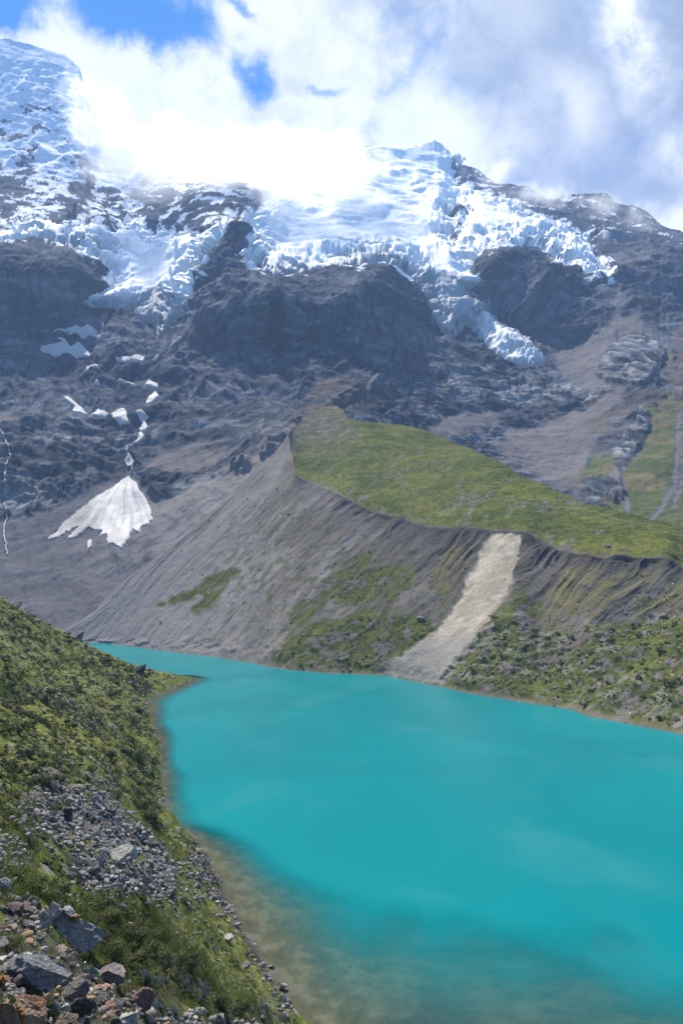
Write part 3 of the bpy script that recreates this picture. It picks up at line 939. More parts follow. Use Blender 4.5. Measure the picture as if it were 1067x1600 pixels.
s_slide = mreg(SLIDE, 4, 1.5) * sst(1.985 + 0.035 * fbm(R / 5 + 8, 3) - T, 0, 0.012) * (T > -0.5)
plat = sst(T, 1.99, 2.03) * sst(RPX, 447, 462)
gmod = (0.25 + 0.75 * sst(RPX, 430, 560)) * (0.25 + 0.75 * sst(fbm(R / 24 + 44, 4), -0.3, 0.35))
dz = scarp * ((0.42 + 0.65 * sst(T, 1.1, 1.95)) * gl * gmod + 0.28 * gl2 + 0.18 * fbm(R / 4 + 61, 4, 0.65)) * (1 - 0.75 * s_slide) + bench * (1 - 0.85 * s_slide) * (1.3 * fbm(R / 12, 5, 0.55) + 0.9 * np.abs(fbm(R / 5 + 2, 3))) + plat * (1.0 * fbm(R / 22, 5, 0.55) + 0.35 * fbm(R / 4, 3))
dz += s_slide * (-0.35 * sst(T, 0.5, 1.2) + 0.8 * sst(0.9 - T, 0, 0.5) * sst(T, 0.02, 0.25) + 0.16 * fbm(R / 4, 5, 0.7))
dz *= sst(T, -0.1, 0.1)
dz = np.where((T > 1.96) & (T < 2.06), dz * 0.6, dz)
RV = R + RN * dz[..., None]
RV[..., 2] += (T < 0.0) * 0
# colours
m1 = fbm(R / 25 + 7, 5)
m2 = fbm(R / 6 + 17, 5, 0.6)
m3 = fbm(np.stack([alongc / 7, fall / 70, R[..., 2] / 70], -1) + 5, 4)
grey = lerp((0.112, 0.098, 0.084), (0.178, 0.158, 0.138), sst(m1 + 0.6 * m3, -0.5, 0.6))
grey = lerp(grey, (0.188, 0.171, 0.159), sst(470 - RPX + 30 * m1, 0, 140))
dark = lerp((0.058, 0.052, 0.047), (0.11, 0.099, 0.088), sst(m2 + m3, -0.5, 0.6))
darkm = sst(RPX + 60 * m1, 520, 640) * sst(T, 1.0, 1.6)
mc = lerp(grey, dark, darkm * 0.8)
mc = lerp(mc, dark * 0.8, sst(gl, 0.2, 0.8) * 0.0 + sst(m3, 0.25, 0.5) * scarp * 0.5)
light_run = [[(455, 690), (430, 745), (400, 800), (330, 860)], [(500, 775), (450, 815), (380, 900), (300, 975)], [(590, 800), (540, 850), (470, 920), (420, 985)], [(520, 880), (440, 1000), (405, 1036)]]
lr = np.maximum.reduce([sst(4.0 + 0.8 * rag - line_d(RPX, RPY, p), -2, 4) for p in light_run])
mc = lerp(mc, (0.19, 0.175, 0.16), lr * 0.8 * (T < 2))
# grass
olive = lerp((0.058, 0.070, 0.018), (0.094, 0.101, 0.026), sst(m1 * 0.8 + m2 * 0.5, -0.5, 0.5))
green = lerp((0.042, 0.054, 0.015), (0.094, 0.100, 0.030), sst(m2 * 0.9 + m1 * 0.5, -0.45, 0.5))
GR = [[(425, 1042), (440, 1000), (470, 985), (500, 960), (540, 965), (560, 950), (620, 955), (690, 966), (690, 985), (650, 1010), (610, 1045), (590, 1056), (500, 1056), (440, 1050)],
      [(520, 945), (540, 905), (570, 880), (600, 880), (650, 890), (640, 920), (610, 935), (560, 945)],
      [(450, 960), (480, 925), (540, 885), (580, 860), (590, 880), (540, 920), (500, 950), (470, 985)],
      [(690, 1075), (720, 1030), (770, 955), (800, 930), (848, 940), (845, 985), (900, 985), (960, 975), (1010, 970), (1067, 940), (1430, 1010), (1430, 1250), (1067, 1150), (900, 1112), (760, 1090)]]
PATCHG = [[(240, 948), (290, 925), (330, 900), (360, 886), (378, 890), (350, 915), (315, 930), (280, 945)], [(300, 950), (330, 925), (350, 915), (335, 945), (308, 965)]]
OLV = [[(840, 960), (860, 930), (880, 895), (930, 880), (945, 890), (920, 915), (900, 960), (880, 990), (850, 990)], [(920, 920), (960, 895), (1030, 885), (1010, 920), (960, 950), (920, 960)],
       [(680, 900), (700, 860), (740, 850), (720, 890), (690, 930)], [(1000, 960), (1060, 900), (1100, 930), (1060, 960)]]
rg = np.maximum.reduce([mreg(p, 9, 2.6) for p in GR]) * (T < 2.0)
rg = rg * sst(m2 + 0.5 * m1, -0.55, -0.05)
rp = np.maximum.reduce([mreg(p, 4, 1.3) for p in PATCHG]) * (T < 2.0)
ro = np.maximum.reduce([mreg(p, 10, 2.5) for p in OLV]) * (T < 2.0)
tuft = sst(m2 + 0.3 * fbm(R / 2 + 9, 3), 0.10, 0.35) * scarp * sst(RPX, 230, 420) * sst(1.9 - T, 0, 0.6) * 0.75
mc = lerp(mc, green * 0.72, tuft * 0.85)
mc = lerp(mc, (0.13, 0.115, 0.055), ro * (0.3 + 0.7 * sst(m2, -0.4, 0.2)) * 0.9)
mc = lerp(mc, green, rg)
mc = lerp(mc, lerp((0.062, 0.062, 0.018), (0.092, 0.088, 0.026), sst(m2, -0.4, 0.4)), rp)
stones = sst(m2 + 0.4 * fbm(R / 30 + 33, 3), 0.36, 0.5) * rg * sst(RPX, 690, 740)
mc = lerp(mc, (0.17, 0.162, 0.155), stones * 0.6)
# plateau
pl_c = lerp(olive, (0.085, 0.085, 0.052), sst(560 - RPX + 20 * m1, -20, 60) * sst(690 - RPY, -30, 30))
m4 = fbm(np.stack([(R[..., 0] * 0.95 - R[..., 1] * 0.3) / 4.5, R[..., 1] / 26, 0 * T], -1) + 77, 6, 0.7)
st = sst(m4 + 0.5 * fbm(R / 50 + 12, 3), 0.30, 0.52) * plat * sst(RPX, 470, 500) * sst(RPY, 690, 715)
pl_c = lerp(pl_c, (0.125, 0.115, 0.112), st * sst(fbm(R / 1.6 + 5, 3, 0.7), -0.25, 0.15) * 0.8)
pl_c = lerp(pl_c, pl_c * np.array([1.2, 1.1, 0.85]), sst(m1, 0.0, 0.4) * 0.35)
brown_ = sst(555 - RPX + 26 * m1, -25, 45) * sst(700 - RPY + 20 * m2, -20, 35)
pl_c = lerp(pl_c, lerp((0.062, 0.060, 0.036), (0.105, 0.093, 0.062), sst(m2, -0.4, 0.4)), brown_ * 0.8)
pl_c = lerp(pl_c, (0.13, 0.12, 0.112), sst(m2 + 0.6 * m1, 0.18, 0.4) * brown_ * 0.7)
PATH = [(1067, 838), (1000, 820), (930, 800), (870, 790)]
pl_c = lerp(pl_c, (0.20, 0.18, 0.10), sst(1.5 - line_d(RPX, RPY, PATH), -1, 1) * 0.25)
edge_d = np.broadcast_to(curve(cpx, CREST)[None], RPY.shape) - RPY + 0.9 * np.minimum(RPX - 452, 40) * sst(520 - RPX, 0, 40)
plat_c = plat * sst(edge_d + 9 * m2 + 4 * fbm(R / 1.8 + 3, 3), 0.0, 3.0)
pl_c = pl_c * (0.78 + 0.44 * sst(fbm(R / 1.5 + 23, 4, 0.7), -0.4, 0.4))[..., None]
mc = lerp(mc, pl_c, plat_c)
# crest lip: dark overhanging turf
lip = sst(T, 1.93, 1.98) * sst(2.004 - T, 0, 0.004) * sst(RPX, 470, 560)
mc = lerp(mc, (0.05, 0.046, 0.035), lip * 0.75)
earth = sst(T + 0.10 * m2, 1.72, 1.95) * (T < 2.0) * sst(RPX, 470, 600) * sst(m2 + m3, -0.7, 0.1)
mc = lerp(mc, (0.052, 0.046, 0.040), earth * 0.7)
sl = lerp((0.27, 0.236, 0.178), (0.36, 0.318, 0.245), sst(m2 + m3, -0.5, 0.5))
sl = lerp(sl, (0.215, 0.20, 0.175), sst(985 - RPY + 10 * m1, 20, -30))
mc = lerp(mc, sl, s_slide)
beach = sst(0.028 + 0.02 * m1 - T, -0.012, 0.012) * sst(T, -0.6, -0.1)
mc = lerp(mc, (0.13, 0.112, 0.082), beach * 0.75 * sst(m2, -0.35, 0.1))
mc = lerp(mc, (0.16, 0.15, 0.10), sst(-T, 0.05, 0.2))
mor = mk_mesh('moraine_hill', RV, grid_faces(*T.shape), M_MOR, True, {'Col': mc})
tag(mor, 'grass topped moraine with eroded grey face above the lake', 'hill', kind='structure')


def rsurf_hit(px, py):
    """first point of the moraine seen along a sight line (nearest grid vertex)"""
    i = int(np.clip(round((px - 90) / 1.3), 0, len(cpx) - 1))
    j = int(np.argmin(np.abs(RPY[8:-24, i] - py) + 0.0)) + 8
    return RV[j, i], RN[j, i]


# ------------------------------------------------------------------ near bank
bank_px = [
    (470, 1600, None), (440, 1560, None), (400, 1490, None), (372, 1440, None), (345, 1385, None), (318, 1330, None), (290, 1305, None), (258, 1290, None), (252, 1240, None),
    (250, 1180, None), (238, 1130, None), (235, 1108, None), (250, 1085, None), (283, 1056, None),
    (0, 1600, 11.5), (100, 1600, 14), (200, 1600, 19), (300, 1600, 29), (400, 1600, 49),
    (0, 1500, 14.5), (100, 1500, 18), (200, 1500, 26), (300, 1500, 42), (360, 1480, 62),
    (0, 1400, 20), (100, 1400, 27), (200, 1400, 39), (290, 1400, 60),
    (0, 1300, 34), (100, 1300, 47), (200, 1300, 70), (0, 1200, 62), (120, 1225, 74), (200, 1200, 115),
    (0, 1100, 112), (100, 1100, 135), (190, 1110, 178), (0, 1000, 165), (100, 1045, 205), (180, 1070, 235), (0, 940, 225), (90, 991, 250), (150, 1015, 268), (215, 1047, 278), (255, 1056, 283)]
bp, bz = [], []
for a, b, D in bank_px:
    u, v = ray(a, b)
    if D is None:
        D = -EYE[2] / float(v)
    w = P(a, b, D)
    bp.append((w[0], w[1])); bz.append(w[2])
for x, y, z in [(0, 0, 34.1), (0, 15, 25.3), (0, 30, 15.8), (0, 45, 7.2), (2, 60.5, 0.0), (14, 57, 0), (40, 50, 0), (75, 38, 0), (30, 20, 14), (60, 0, 14), (0, -25, 46), (-40, -20, 66), (-60, 30, 62),
                (-90, 80, 66), (-120, 140, 70), (-150, 210, 62), (-150, 270, 42), (-120, 300, 17), (-95, 300, 4), (-75, 297, -3), (-60, 292, -3.0), (-130, 330, 6), (-110, 345, -4), (10, 80, -10), (0, 100, -12), (10, 130, -16), (-10, 160, -18),
                (-20, 210, -18), (-40, 290, -9), (-70, 320, -6), (40, 80, -14), (60, 60, -10), (-25, 10, 48), (60, -40, 35), (-170, 350, 12)]:
    bp.append((x, y)); bz.append(z)
tpsB = TPS(bp, bz, 2e-7)


def bank_h(x, y):
    h = tpsB(x, y)
    return h


def bed(h, x, y):
    """lake bed: the slope flattens under water; a shallow shelf lies off the near shore"""
    hb = h * (0.10 + 0.34 * sst(y, 80, 170))
    shelf = -(0.45 + 0.10 * np.clip(y - 58, 0, 99) ** 1.0 * (1 + 0.012 * np.clip(x, 0, 60) ** 1.5) + 0.035 * np.clip(x - 4, 0, 80))
    shelf = shelf - 4 * sst(y, 72, 108) - 4 * sst(-x, 4, 14)
    return np.where(h < 0, np.minimum(np.maximum(hb, shelf), 0.0 + hb * 0.05), h)


azs = np.concatenate([np.linspace(-80, -26, 60, endpoint=False), np.linspace(-26, 6, 560, endpoint=False), np.linspace(6, 60, 70)])
rs = np.exp(np.concatenate([np.linspace(math.log(2.5), math.log(9), 40, endpoint=False), np.linspace(math.log(9), math.log(345), 620)]))
AZ, RR = np.meshgrid(np.radians(azs), rs)
BX, BY = np.sin(AZ) * RR, np.cos(AZ) * RR
BH = bank_h(BX, BY)
bq = np.stack([BX, BY, BH], -1)
_uu, _vv = BX / np.maximum(BY, 0.1), (BH - EYE[2]) / np.maximum(BY, 0.1)
BPX = CX + F * _uu * (math.cos(PITCH) - np.tan(np.arctan(np.clip(_vv, -5, 5)) - PITCH) * math.sin(PITCH))
BPY = CY - F * np.tan(np.clip(np.arctan(_vv) - PITCH, -1.4, 1.4))
b1 = fbm(bq / 9, 5, 0.55)
b2 = fbm(bq / 2.2 + 5, 4, 0.6)
b3 = fbm(bq / 25 + 9, 4)
BH = BH + 0.8 * fbm(bq / 9 + 21, 4, 0.6) * sst(BY, 85, 115) * sst(2.5 - np.abs(BH), 0, 2)
land = sst(BH, -0.6, 1.6)
BZ = BH + land * (0.9 * b1 + 0.25 * b2 + 0.5 * np.abs(b3)) * np.clip(RR / 40, 0.35, 1.2)
BZ = np.where(BH < 0, bed(BH, BX, BY) + 0.18 * b2 * sst(-BH, 0, 0.6) + 0.3 * b1 * sst(-BH, 0, 2), BZ)
HEAP = [(28, 1275), (45, 1240), (90, 1226), (140, 1224), (180, 1250), (200, 1275), (240, 1300), (262, 1320), (280, 1350), (270, 1395), (230, 1420), (190, 1405), (140, 1400), (95, 1370), (110, 1330), (60, 1320), (30, 1300)]
HEAP2 = [(-30, 1300), (30, 1300), (60, 1330), (40, 1380), (-30, 1400)]
heap = np.maximum(sst(poly_sd(BPX, BPY, HEAP) + 22 * b1 + 10 * b2, -8, 10), 0.7 * sst(poly_sd(BPX, BPY, HEAP2) + 14 * b1, -8, 10))
BV = np.stack([BX, BY, BZ], -1)
gA = lerp((0.046, 0.060, 0.014), (0.115, 0.130, 0.030), sst(b1 * 0.7 + b2 * 0.5, -0.45, 0.5))
gA = lerp(gA, (0.125, 0.128, 0.030), sst(b3 + 0.4 * b1 + 0.3 * b2, 0.05, 0.5) * 0.6)
gA = lerp(gA, (0.075, 0.06, 0.038), sst(fbm(bq / 4 + 50, 4), 0.22, 0.42) * 0.6)
b5 = fbm(bq / 1.1 + 15, 4, 0.6)
gA = gA * (0.72 + 0.56 * sst(b5, -0.4, 0.4))[..., None]
gA = lerp(gA, (0.16, 0.15, 0.142), sst(b5 + 0.5 * b1 - 0.25 * b3, 0.42, 0.56) * 0.8)
thick_ = sst(poly_sd(BPX, BPY, [(120, 1420), (170, 1425), (240, 1440), (290, 1490), (320, 1560), (280, 1575), (210, 1555), (150, 1490)]) + 10 * b1, -10, 10)
gA = lerp(gA, (0.034, 0.034, 0.016), thick_ * 0.75)
flat = sst(poly_sd(BPX, BPY, [(230, 1420), (300, 1400), (350, 1470), (400, 1540), (430, 1590), (380, 1590), (330, 1540), (280, 1480)]) + 10 * b1, -10, 10)
gA = lerp(gA, lerp((0.13, 0.135, 0.045), (0.09, 0.105, 0.033), sst(b2, -0.3, 0.3)), flat * 0.8)
dirtc = lerp((0.050, 0.045, 0.040), (0.105, 0.097, 0.09), sst(b2 + b1 * 0.4, -0.4, 0.5))
heap = heap * (1 - 0.9 * sst(fbm(bq / 3.5 + 71, 4), 0.10, 0.28))
bc = lerp(gA, dirtc, heap * 0.95)
bc = lerp(bc, dirtc, sst(np.where(BPY > 1290, 1.2, 0.25) - BH + 0.6 * b1, 0.0, 0.6))
nearrock = sst(poly_sd(BPX, BPY, [(-60, 1440), (60, 1440), (150, 1490), (230, 1560), (300, 1590), (420, 1600), (420, 1640), (-60, 1640)]) + 12 * b1, -10, 10)
bc = lerp(bc, dirtc * 0.7, nearrock * 0.75)
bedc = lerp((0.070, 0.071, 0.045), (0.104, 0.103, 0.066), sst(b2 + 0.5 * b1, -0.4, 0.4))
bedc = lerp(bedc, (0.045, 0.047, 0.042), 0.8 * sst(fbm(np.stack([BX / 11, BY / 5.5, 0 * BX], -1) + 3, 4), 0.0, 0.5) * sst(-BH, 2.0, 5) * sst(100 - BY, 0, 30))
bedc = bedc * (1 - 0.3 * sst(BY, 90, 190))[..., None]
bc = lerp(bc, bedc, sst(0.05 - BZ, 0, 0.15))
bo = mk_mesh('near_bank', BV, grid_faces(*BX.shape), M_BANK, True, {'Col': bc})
tag(bo, 'steep shrubby bank sloping down to the near lake shore', 'bank', kind='structure')


def bank_hit(px, py):
    """points where sight lines meet the bank (vectorised)"""
    u, v = ray(px, py)
    u, v = np.atleast_1d(u), np.atleast_1d(v)
    Ds = np.exp(np.linspace(math.log(5), math.log(330), 420))
    lr_ = np.log(rs)
    X = u[:, None] * Ds
    Y = Ds + 0 * X
    Z = EYE[2] + v[:, None] * Ds
    H = bank_z(X, Y)
    below = Z < H
    hit = below.any(1)
    k = below.argmax(1)
    k0 = np.maximum(k - 1, 0)
    i = np.arange(len(u))
    a = (Z - H)[i, k0]
    b = (Z - H)[i, k]
    t = np.clip(a / np.where(np.abs(a - b) < 1e-9, 1, a - b), 0, 1)
    D = Ds[k0] * (1 - t) + Ds[k] * t
    x, y = u * D, D
    return np.stack([x, y, bank_z(x, y)], -1), hit


def bank_z(x, y):
    az = np.degrees(np.arctan2(x, y))
    r = np.hypot(x, y)
    i = np.interp(az, azs, np.arange(len(azs)))
    j = np.interp(np.log(r), np.log(rs), np.arange(len(rs)))
    i0 = np.clip(i.astype(int), 0, len(azs) - 2)
    j0 = np.clip(j.astype(int), 0, len(rs) - 2)
    fi, fj = i - i0, j - j0
    return (BZ[j0, i0] * (1 - fi) + BZ[j0, i0 + 1] * fi) * (1 - fj) + (BZ[j0 + 1, i0] * (1 - fi) + BZ[j0 + 1, i0 + 1] * fi) * fj


# ------------------------------------------------------------------ water
wx = np.linspace(-230, 330, 420)
wy = np.linspace(18, 470, 420)
WX, WY = np.meshgrid(wx, wy)
hb = bank_h(WX, WY)
dep = -np.where(np.hypot(WX, WY) < 340, bed(hb, WX, WY), -6)
ds = line_d(WX, WY, K_shore[:, :2])
dep = np.minimum(dep, 0.15 + ds * 0.42)
wn = fbm(np.stack([WX / 12, WY / 18, 0 * WX], -1), 4)
dep = dep + 0.5 * wn * sst(dep, 0.3, 1.5)
M_WATER, g = material('lake_water')
at = g.n('ShaderNodeAttribute', attribute_name='depth')
geo = g.n('ShaderNodeNewGeometry')
pos = geo.outputs['Position']
al = g.ss(at.outputs['Fac'], 0.0, 1.5)
n1 = g.noise(g.vmul(pos, (0.022, 0.016, 1)), 1.0, 3, 0.5, 0.8)
n2 = g.noise(g.vmul(pos, (0.05, 0.03, 1)), 1.0, 3, 0.5, 0.5)
wc = g.mix(g.ss(n1, 0.38, 0.66), (0.0, 0.150, 0.166), (0.0, 0.172, 0.185))
wc = g.mix(g.mul(g.ss(n2, 0.52, 0.72), 0.45), wc, (0.03, 0.185, 0.195))
wb1 = g.noise(g.vmul(pos, (1, 0.45, 1)), 1.3, 3, 0.6)
wb2 = g.noise(pos, 6.0, 2, 0.5)
bmp = g.n('ShaderNodeBump', {'Height': g.add(wb1, g.mul(wb2, 0.35)), 'Strength': 0.7, 'Distance': 0.10})
pb = g.n('ShaderNodeBsdfPrincipled', {'Base Color': wc, 'Roughness': 0.22, 'IOR': 1.33, 'Specular IOR Level': 0.09, 'Alpha': al})
g.put(pb.inputs['Normal'], bmp.outputs[0])
g.n('ShaderNodeOutputMaterial', {0: pb.outputs[0]})
wz = np.zeros_like(WX)
wo_ = mk_mesh('water', np.stack([WX, WY, wz], -1), grid_faces(*WX.shape), M_WATER, True, {'depth': np.clip(dep, 0, 30)})
tag(wo_, 'milky turquoise glacial lake water', 'lake', kind='structure')

# valley floor far around, under everything
M_FLOOR, g = material('valley_floor')
finish(g, (0.12, 0.115, 0.08), 0.95, None)
gr = np.array([[-4000, -3000, -45], [4000, -3000, -45], [4000, 5000, -45], [-4000, 5000, -45]], float)
fo = mk_mesh('ground', gr, np.array([[0, 1, 2, 3]]), M_FLOOR)
tag(fo, 'valley floor', 'ground', kind='structure')

# ------------------------------------------------------------------ clouds on the peaks
M_CLOUD, g = material('cloud_vapour')
vi = g.n('ShaderNodeAttribute', attribute_name='density')
pv = g.n('ShaderNodeVolumePrincipled', {'Color': (0.93, 0.94, 0.955), 'Density': 1.0, 'Anisotropy': 0.5, 'Density Attribute': 'density', 'Temperature Attribute': ''})
g.n('ShaderNodeOutputMaterial', {1: pv.outputs[0]})


def summit_cloud(name, label, puffs, res, scale, dens, seed, cut=0.5, world=False):
    """a drifting cloud: puffs are (px, py, D, rx, ry, rz) ellipsoids in metres, broken up by noise, on a voxel grid"""
    cs = np.array([p[:3] if world else P(*p[:3]) for p in puffs])
    rr = np.array([p[3:6] for p in puffs], float)
    lo, hi = (cs - rr * 1.35).min(0), (cs + rr * 1.35).max(0)
    ctr = (lo + hi) / 2
    t = bpy.data.node_groups.new(name, 'GeometryNodeTree')
    t.interface.new_socket('Geometry', in_out='OUTPUT', socket_type='NodeSocketGeometry')
    q = NT(t)
    pos = q.n('GeometryNodeInputPosition').outputs[0]
    n_a = q.noise(q.vmul(pos, (1, 1, 1.15)), scale, 7, 0.62, 0.5)
    off = q.vmul(pos, (1, 1, 1))
    total = None
    for c, r_, p in zip(cs, rr, puffs):
        d = q.n('ShaderNodeVectorMath', operation='SUBTRACT')
        q.put(d.inputs[0], off)
        q.put(d.inputs[1], tuple(c - ctr))
        e = q.vmul(d.outputs[0], tuple(1.0 / r_))
        ln = q.n('ShaderNodeVectorMath', operation='LENGTH')
        q.put(ln.inputs[0], e)
        w = q.m('MULTIPLY', q.m('SUBTRACT', 1.0, ln.outputs['Value']), p[6] if len(p) > 6 else 1.0)
        total = w if total is None else q.m('MAXIMUM', total, w)
    x = q.add(total, q.mul(q.m('SUBTRACT', n_a, 0.5), 2.8))
    dd = q.mul(q.ss(x, cut - 0.35, cut + 0.55), dens)
    dd = q.mul(dd, q.ss(total, -0.3, 0.0))
    vc = q.n('GeometryNodeVolumeCube', {'Density': dd, 'Min': tuple(lo - ctr), 'Max': tuple(hi - ctr),
                                        'Resolution X': res[0], 'Resolution Y': res[1], 'Resolution Z': res[2]})
    sm = q.n('GeometryNodeSetMaterial', {'Geometry': vc.outputs[0], 'Material': M_CLOUD})
    go = q.n('NodeGroupOutput')
    q.put(go.inputs[0], sm.outputs[0])
    me = bpy.data.meshes.new(name)
    o = bpy.data.objects.new(name, me)
    COL.objects.link(o)
    o.location = ctr
    md = o.modifiers.new('vapour', 'NODES')
    md.node_group = t
    tag(o, label, 'cloud', kind='stuff')  # a cloud volume, standing inside the haze box
    return o


summit_cloud('cloud', 'bright white cloud bank hanging between the two snowy peaks', [
    (176, 190, 1340, 46, 60, 78, 1.3), (205, 242, 1330, 75, 60, 52, 1.3), (265, 240, 1340, 105, 80, 62, 1.3), (345, 252, 1360, 110, 90, 62, 1.3), (430, 262, 1360, 120, 100, 68, 1.3), (520, 258, 1430, 95, 90, 64, 1.2),
    (450, 300, 1250, 100, 50, 40, 0.95), (240, 284, 1280, 105, 45, 34, 0.85), (345, 290, 1270, 85, 45, 36, 0.9), (165, 250, 1300, 50, 40, 44, 0.85), (142, 195, 1330, 48, 45, 95, 1.0), (122, 145, 1400, 42, 40, 44, 0.8), (585, 262, 1560, 60, 50, 50, 0.85)],
    (190, 56, 90), 0.016, 0.017, 1, 0.42)
summit_cloud('cloud', 'thin grey cloud drifting along the dark right ridge', [
    (845, 303, 1500, 85, 50, 32, 1.05), (940, 322, 1450, 70, 50, 28, 0.95), (1000, 338, 1420, 60, 50, 28, 0.9), (775, 268, 1600, 50, 50, 30, 0.95)],
    (150, 40, 60), 0.03, 0.017, 5)


# ------------------------------------------------------------------ the air of the valley
M_AIR, g = material('valley_haze')
pv = g.n('ShaderNodeVolumePrincipled', {'Color': (0.40, 0.61, 1.0), 'Density': 0.000125, 'Anisotropy': 0.1, 'Density Attribute': '', 'Color Attribute': '', 'Temperature Attribute': ''})
g.n('ShaderNodeOutputMaterial', {1: pv.outputs[0]})
hx0, hx1, hy0, hy1, hz0, hz1 = -4100, 4100, -3100, 5100, -46, 1345
hv = [(x, y, z) for z in (hz0, hz1) for y in (hy0, hy1) for x in (hx0, hx1)]
hf = np.array([[0, 2, 3, 1], [4, 5, 7, 6], [0, 1, 5, 4], [2, 6, 7, 3], [0, 4, 6, 2], [1, 3, 7, 5]])
hz = mk_mesh('haze', hv, hf, M_AIR, False)
tag(hz, 'pale blue air in the valley', 'haze', kind='stuff')

# ------------------------------------------------------------------ rocks
def ico(sub):
    t_ = (1 + 5 ** 0.5) / 2
    v = [(-1, t_, 0), (1, t_, 0), (-1, -t_, 0), (1, -t_, 0), (0, -1, t_), (0, 1, t_), (0, -1, -t_), (0, 1, -t_), (t_, 0, -1), (t_, 0, 1), (-t_, 0, -1), (-t_, 0, 1)]
    f = [(0, 11, 5), (0, 5, 1), (0, 1, 7), (0, 7, 10), (0, 10, 11), (1, 5, 9), (5, 11, 4), (11, 10, 2), (10, 7, 6), (7, 1, 8), (3, 9, 4), (3, 4, 2), (3, 2, 6), (3, 6, 8), (3, 8, 9), (4, 9, 5), (2, 4, 11), (6, 2, 10), (8, 6, 7), (9, 8, 1)]
    v = [np.array(a) / np.linalg.norm(a) for a in v]
    for _ in range(sub):
        mid_, nf = {}, []

        def mp(a, b):
            k = (min(a, b), max(a, b))
            if k not in mid_:
                m_ = v[a] + v[b]
                v.append(m_ / np.linalg.norm(m_))
                mid_[k] = len(v) - 1
            return mid_[k]
        for a, b, c_ in f:
            x, y, z = mp(a, b), mp(b, c_), mp(c_, a)
            nf += [(a, x, z), (b, y, x), (c_, z, y), (x, y, z)]
        f = nf
    return np.array(v), np.array(f)


ICO = {k: ico(k) for k in (1, 2, 3, 4)}


def rock_verts(seed, sub, cuts=9, rough=0.06, dims=(1, 0.8, 0.7), planes=None):
    r_ = np.random.default_rng(seed)
    v, f = ICO[sub]
    v = v.copy() * 1.15
    pls = planes or []
    for _ in range(cuts):
        n_ = r_.normal(size=3)
        n_ /= np.linalg.norm(n_)
        pls = pls + [(n_, r_.uniform(0.42, 0.80))]
    for n_, d_ in pls:
        n_ = np.array(n_, float)
        n_ /= np.linalg.norm(n_)
        v = v - n_ * np.clip(v @ n_ - d_, 0, None)[:, None]
    v = v * np.array(dims)
    if rough:
        nn = v / (np.linalg.norm(v, axis=1, keepdims=True) + 1e-6)
        v = v + nn * (rough * (1.3 * fbm(v * 2.3 / max(dims) + seed, 3) + 0.9 * ridged(v * 4 + seed, 4, 0.6) - 0.7))[:, None]
    return v, f


def rock_mat(name, rust=False):
    m, g = material(name)
    oi = g.n('ShaderNodeObjectInfo')
    tcn = g.n('ShaderNodeTexCoord')
    p0 = g.n('ShaderNodeVectorMath', operation='ADD')
    g.put(p0.inputs[0], tcn.outputs['Object'])
    cmb = g.n('ShaderNodeCombineXYZ', {0: g.mul(oi.outputs['Random'], 37.0), 1: g.mul(oi.outputs['Random'], 91.0), 2: 3.0})
    g.put(p0.inputs[1], cmb.outputs[0])
    p = p0.outputs[0]
    a1 = g.noise(p, 2.2, 6, 0.65, 0.4)
    a2 = g.noise(p, 9.0, 6, 0.7)
    a3 = g.noise(p, 26.0, 3, 0.6)
    base = g.mix(g.ss(a1, 0.3, 0.7), oi.outputs['Color'], g.mix(1.0, oi.outputs['Color'], (0.55, 0.53, 0.52), 'MULTIPLY'))
    if rust:
        base = g.mix(g.ss(a1, 0.44, 0.60), base, (0.36, 0.14, 0.035))
        base = g.mix(g.mul(g.ss(g.noise(p, 3.1, 4, 0.6, 1.0), 0.52, 0.66), 0.8), base, (0.42, 0.30, 0.15))
        base = g.mix(g.ss(g.noise(p, 1.6, 4, 0.6), 0.5, 0.64), base, (0.12, 0.07, 0.075))
    lich = g.mul(g.ss(a2, 0.52, 0.64), g.ss(a1, 0.38, 0.60))
    base = g.mix(g.mul(lich, 0.55), base, (0.38, 0.385, 0.36))
    base = g.mix(g.mul(g.ss(a3, 0.54, 0.72), 0.4), base, (0.02, 0.02, 0.022))
    crack = g.n('ShaderNodeTexVoronoi', {'Vector': g.n('ShaderNodeVectorMath', {0: p, 1: (1, 1, 2.2)}, operation='MULTIPLY').outputs[0], 'Scale': 2.6}, feature='DISTANCE_TO_EDGE')
    ck = g.ss(crack.outputs['Distance'], 0.0, 0.045)
    base = g.mix(g.mul(g.m('SUBTRACT', 1.0, ck), 0.22), base, (0.02, 0.02, 0.02))
    finish(g, base, 0.9, g.add(a1, g.mul(a2, 0.9), g.mul(a3, 0.5), g.mul(ck, 0.12)), 0.85, 0.16, 0.2)
    return m


M_ROCK = rock_mat('lichen_rock')
M_RUST = rock_mat('rusty_rock', True)
GREYS = [(0.25, 0.242, 0.225), (0.33, 0.315, 0.29), (0.19, 0.183, 0.172), (0.29, 0.265, 0.24), (0.24, 0.22, 0.205), (0.37, 0.355, 0.33)]


def rot_m(rx, ry, rz):
    from mathutils import Euler
    return np.array(Euler((rx, ry, rz)).to_matrix())


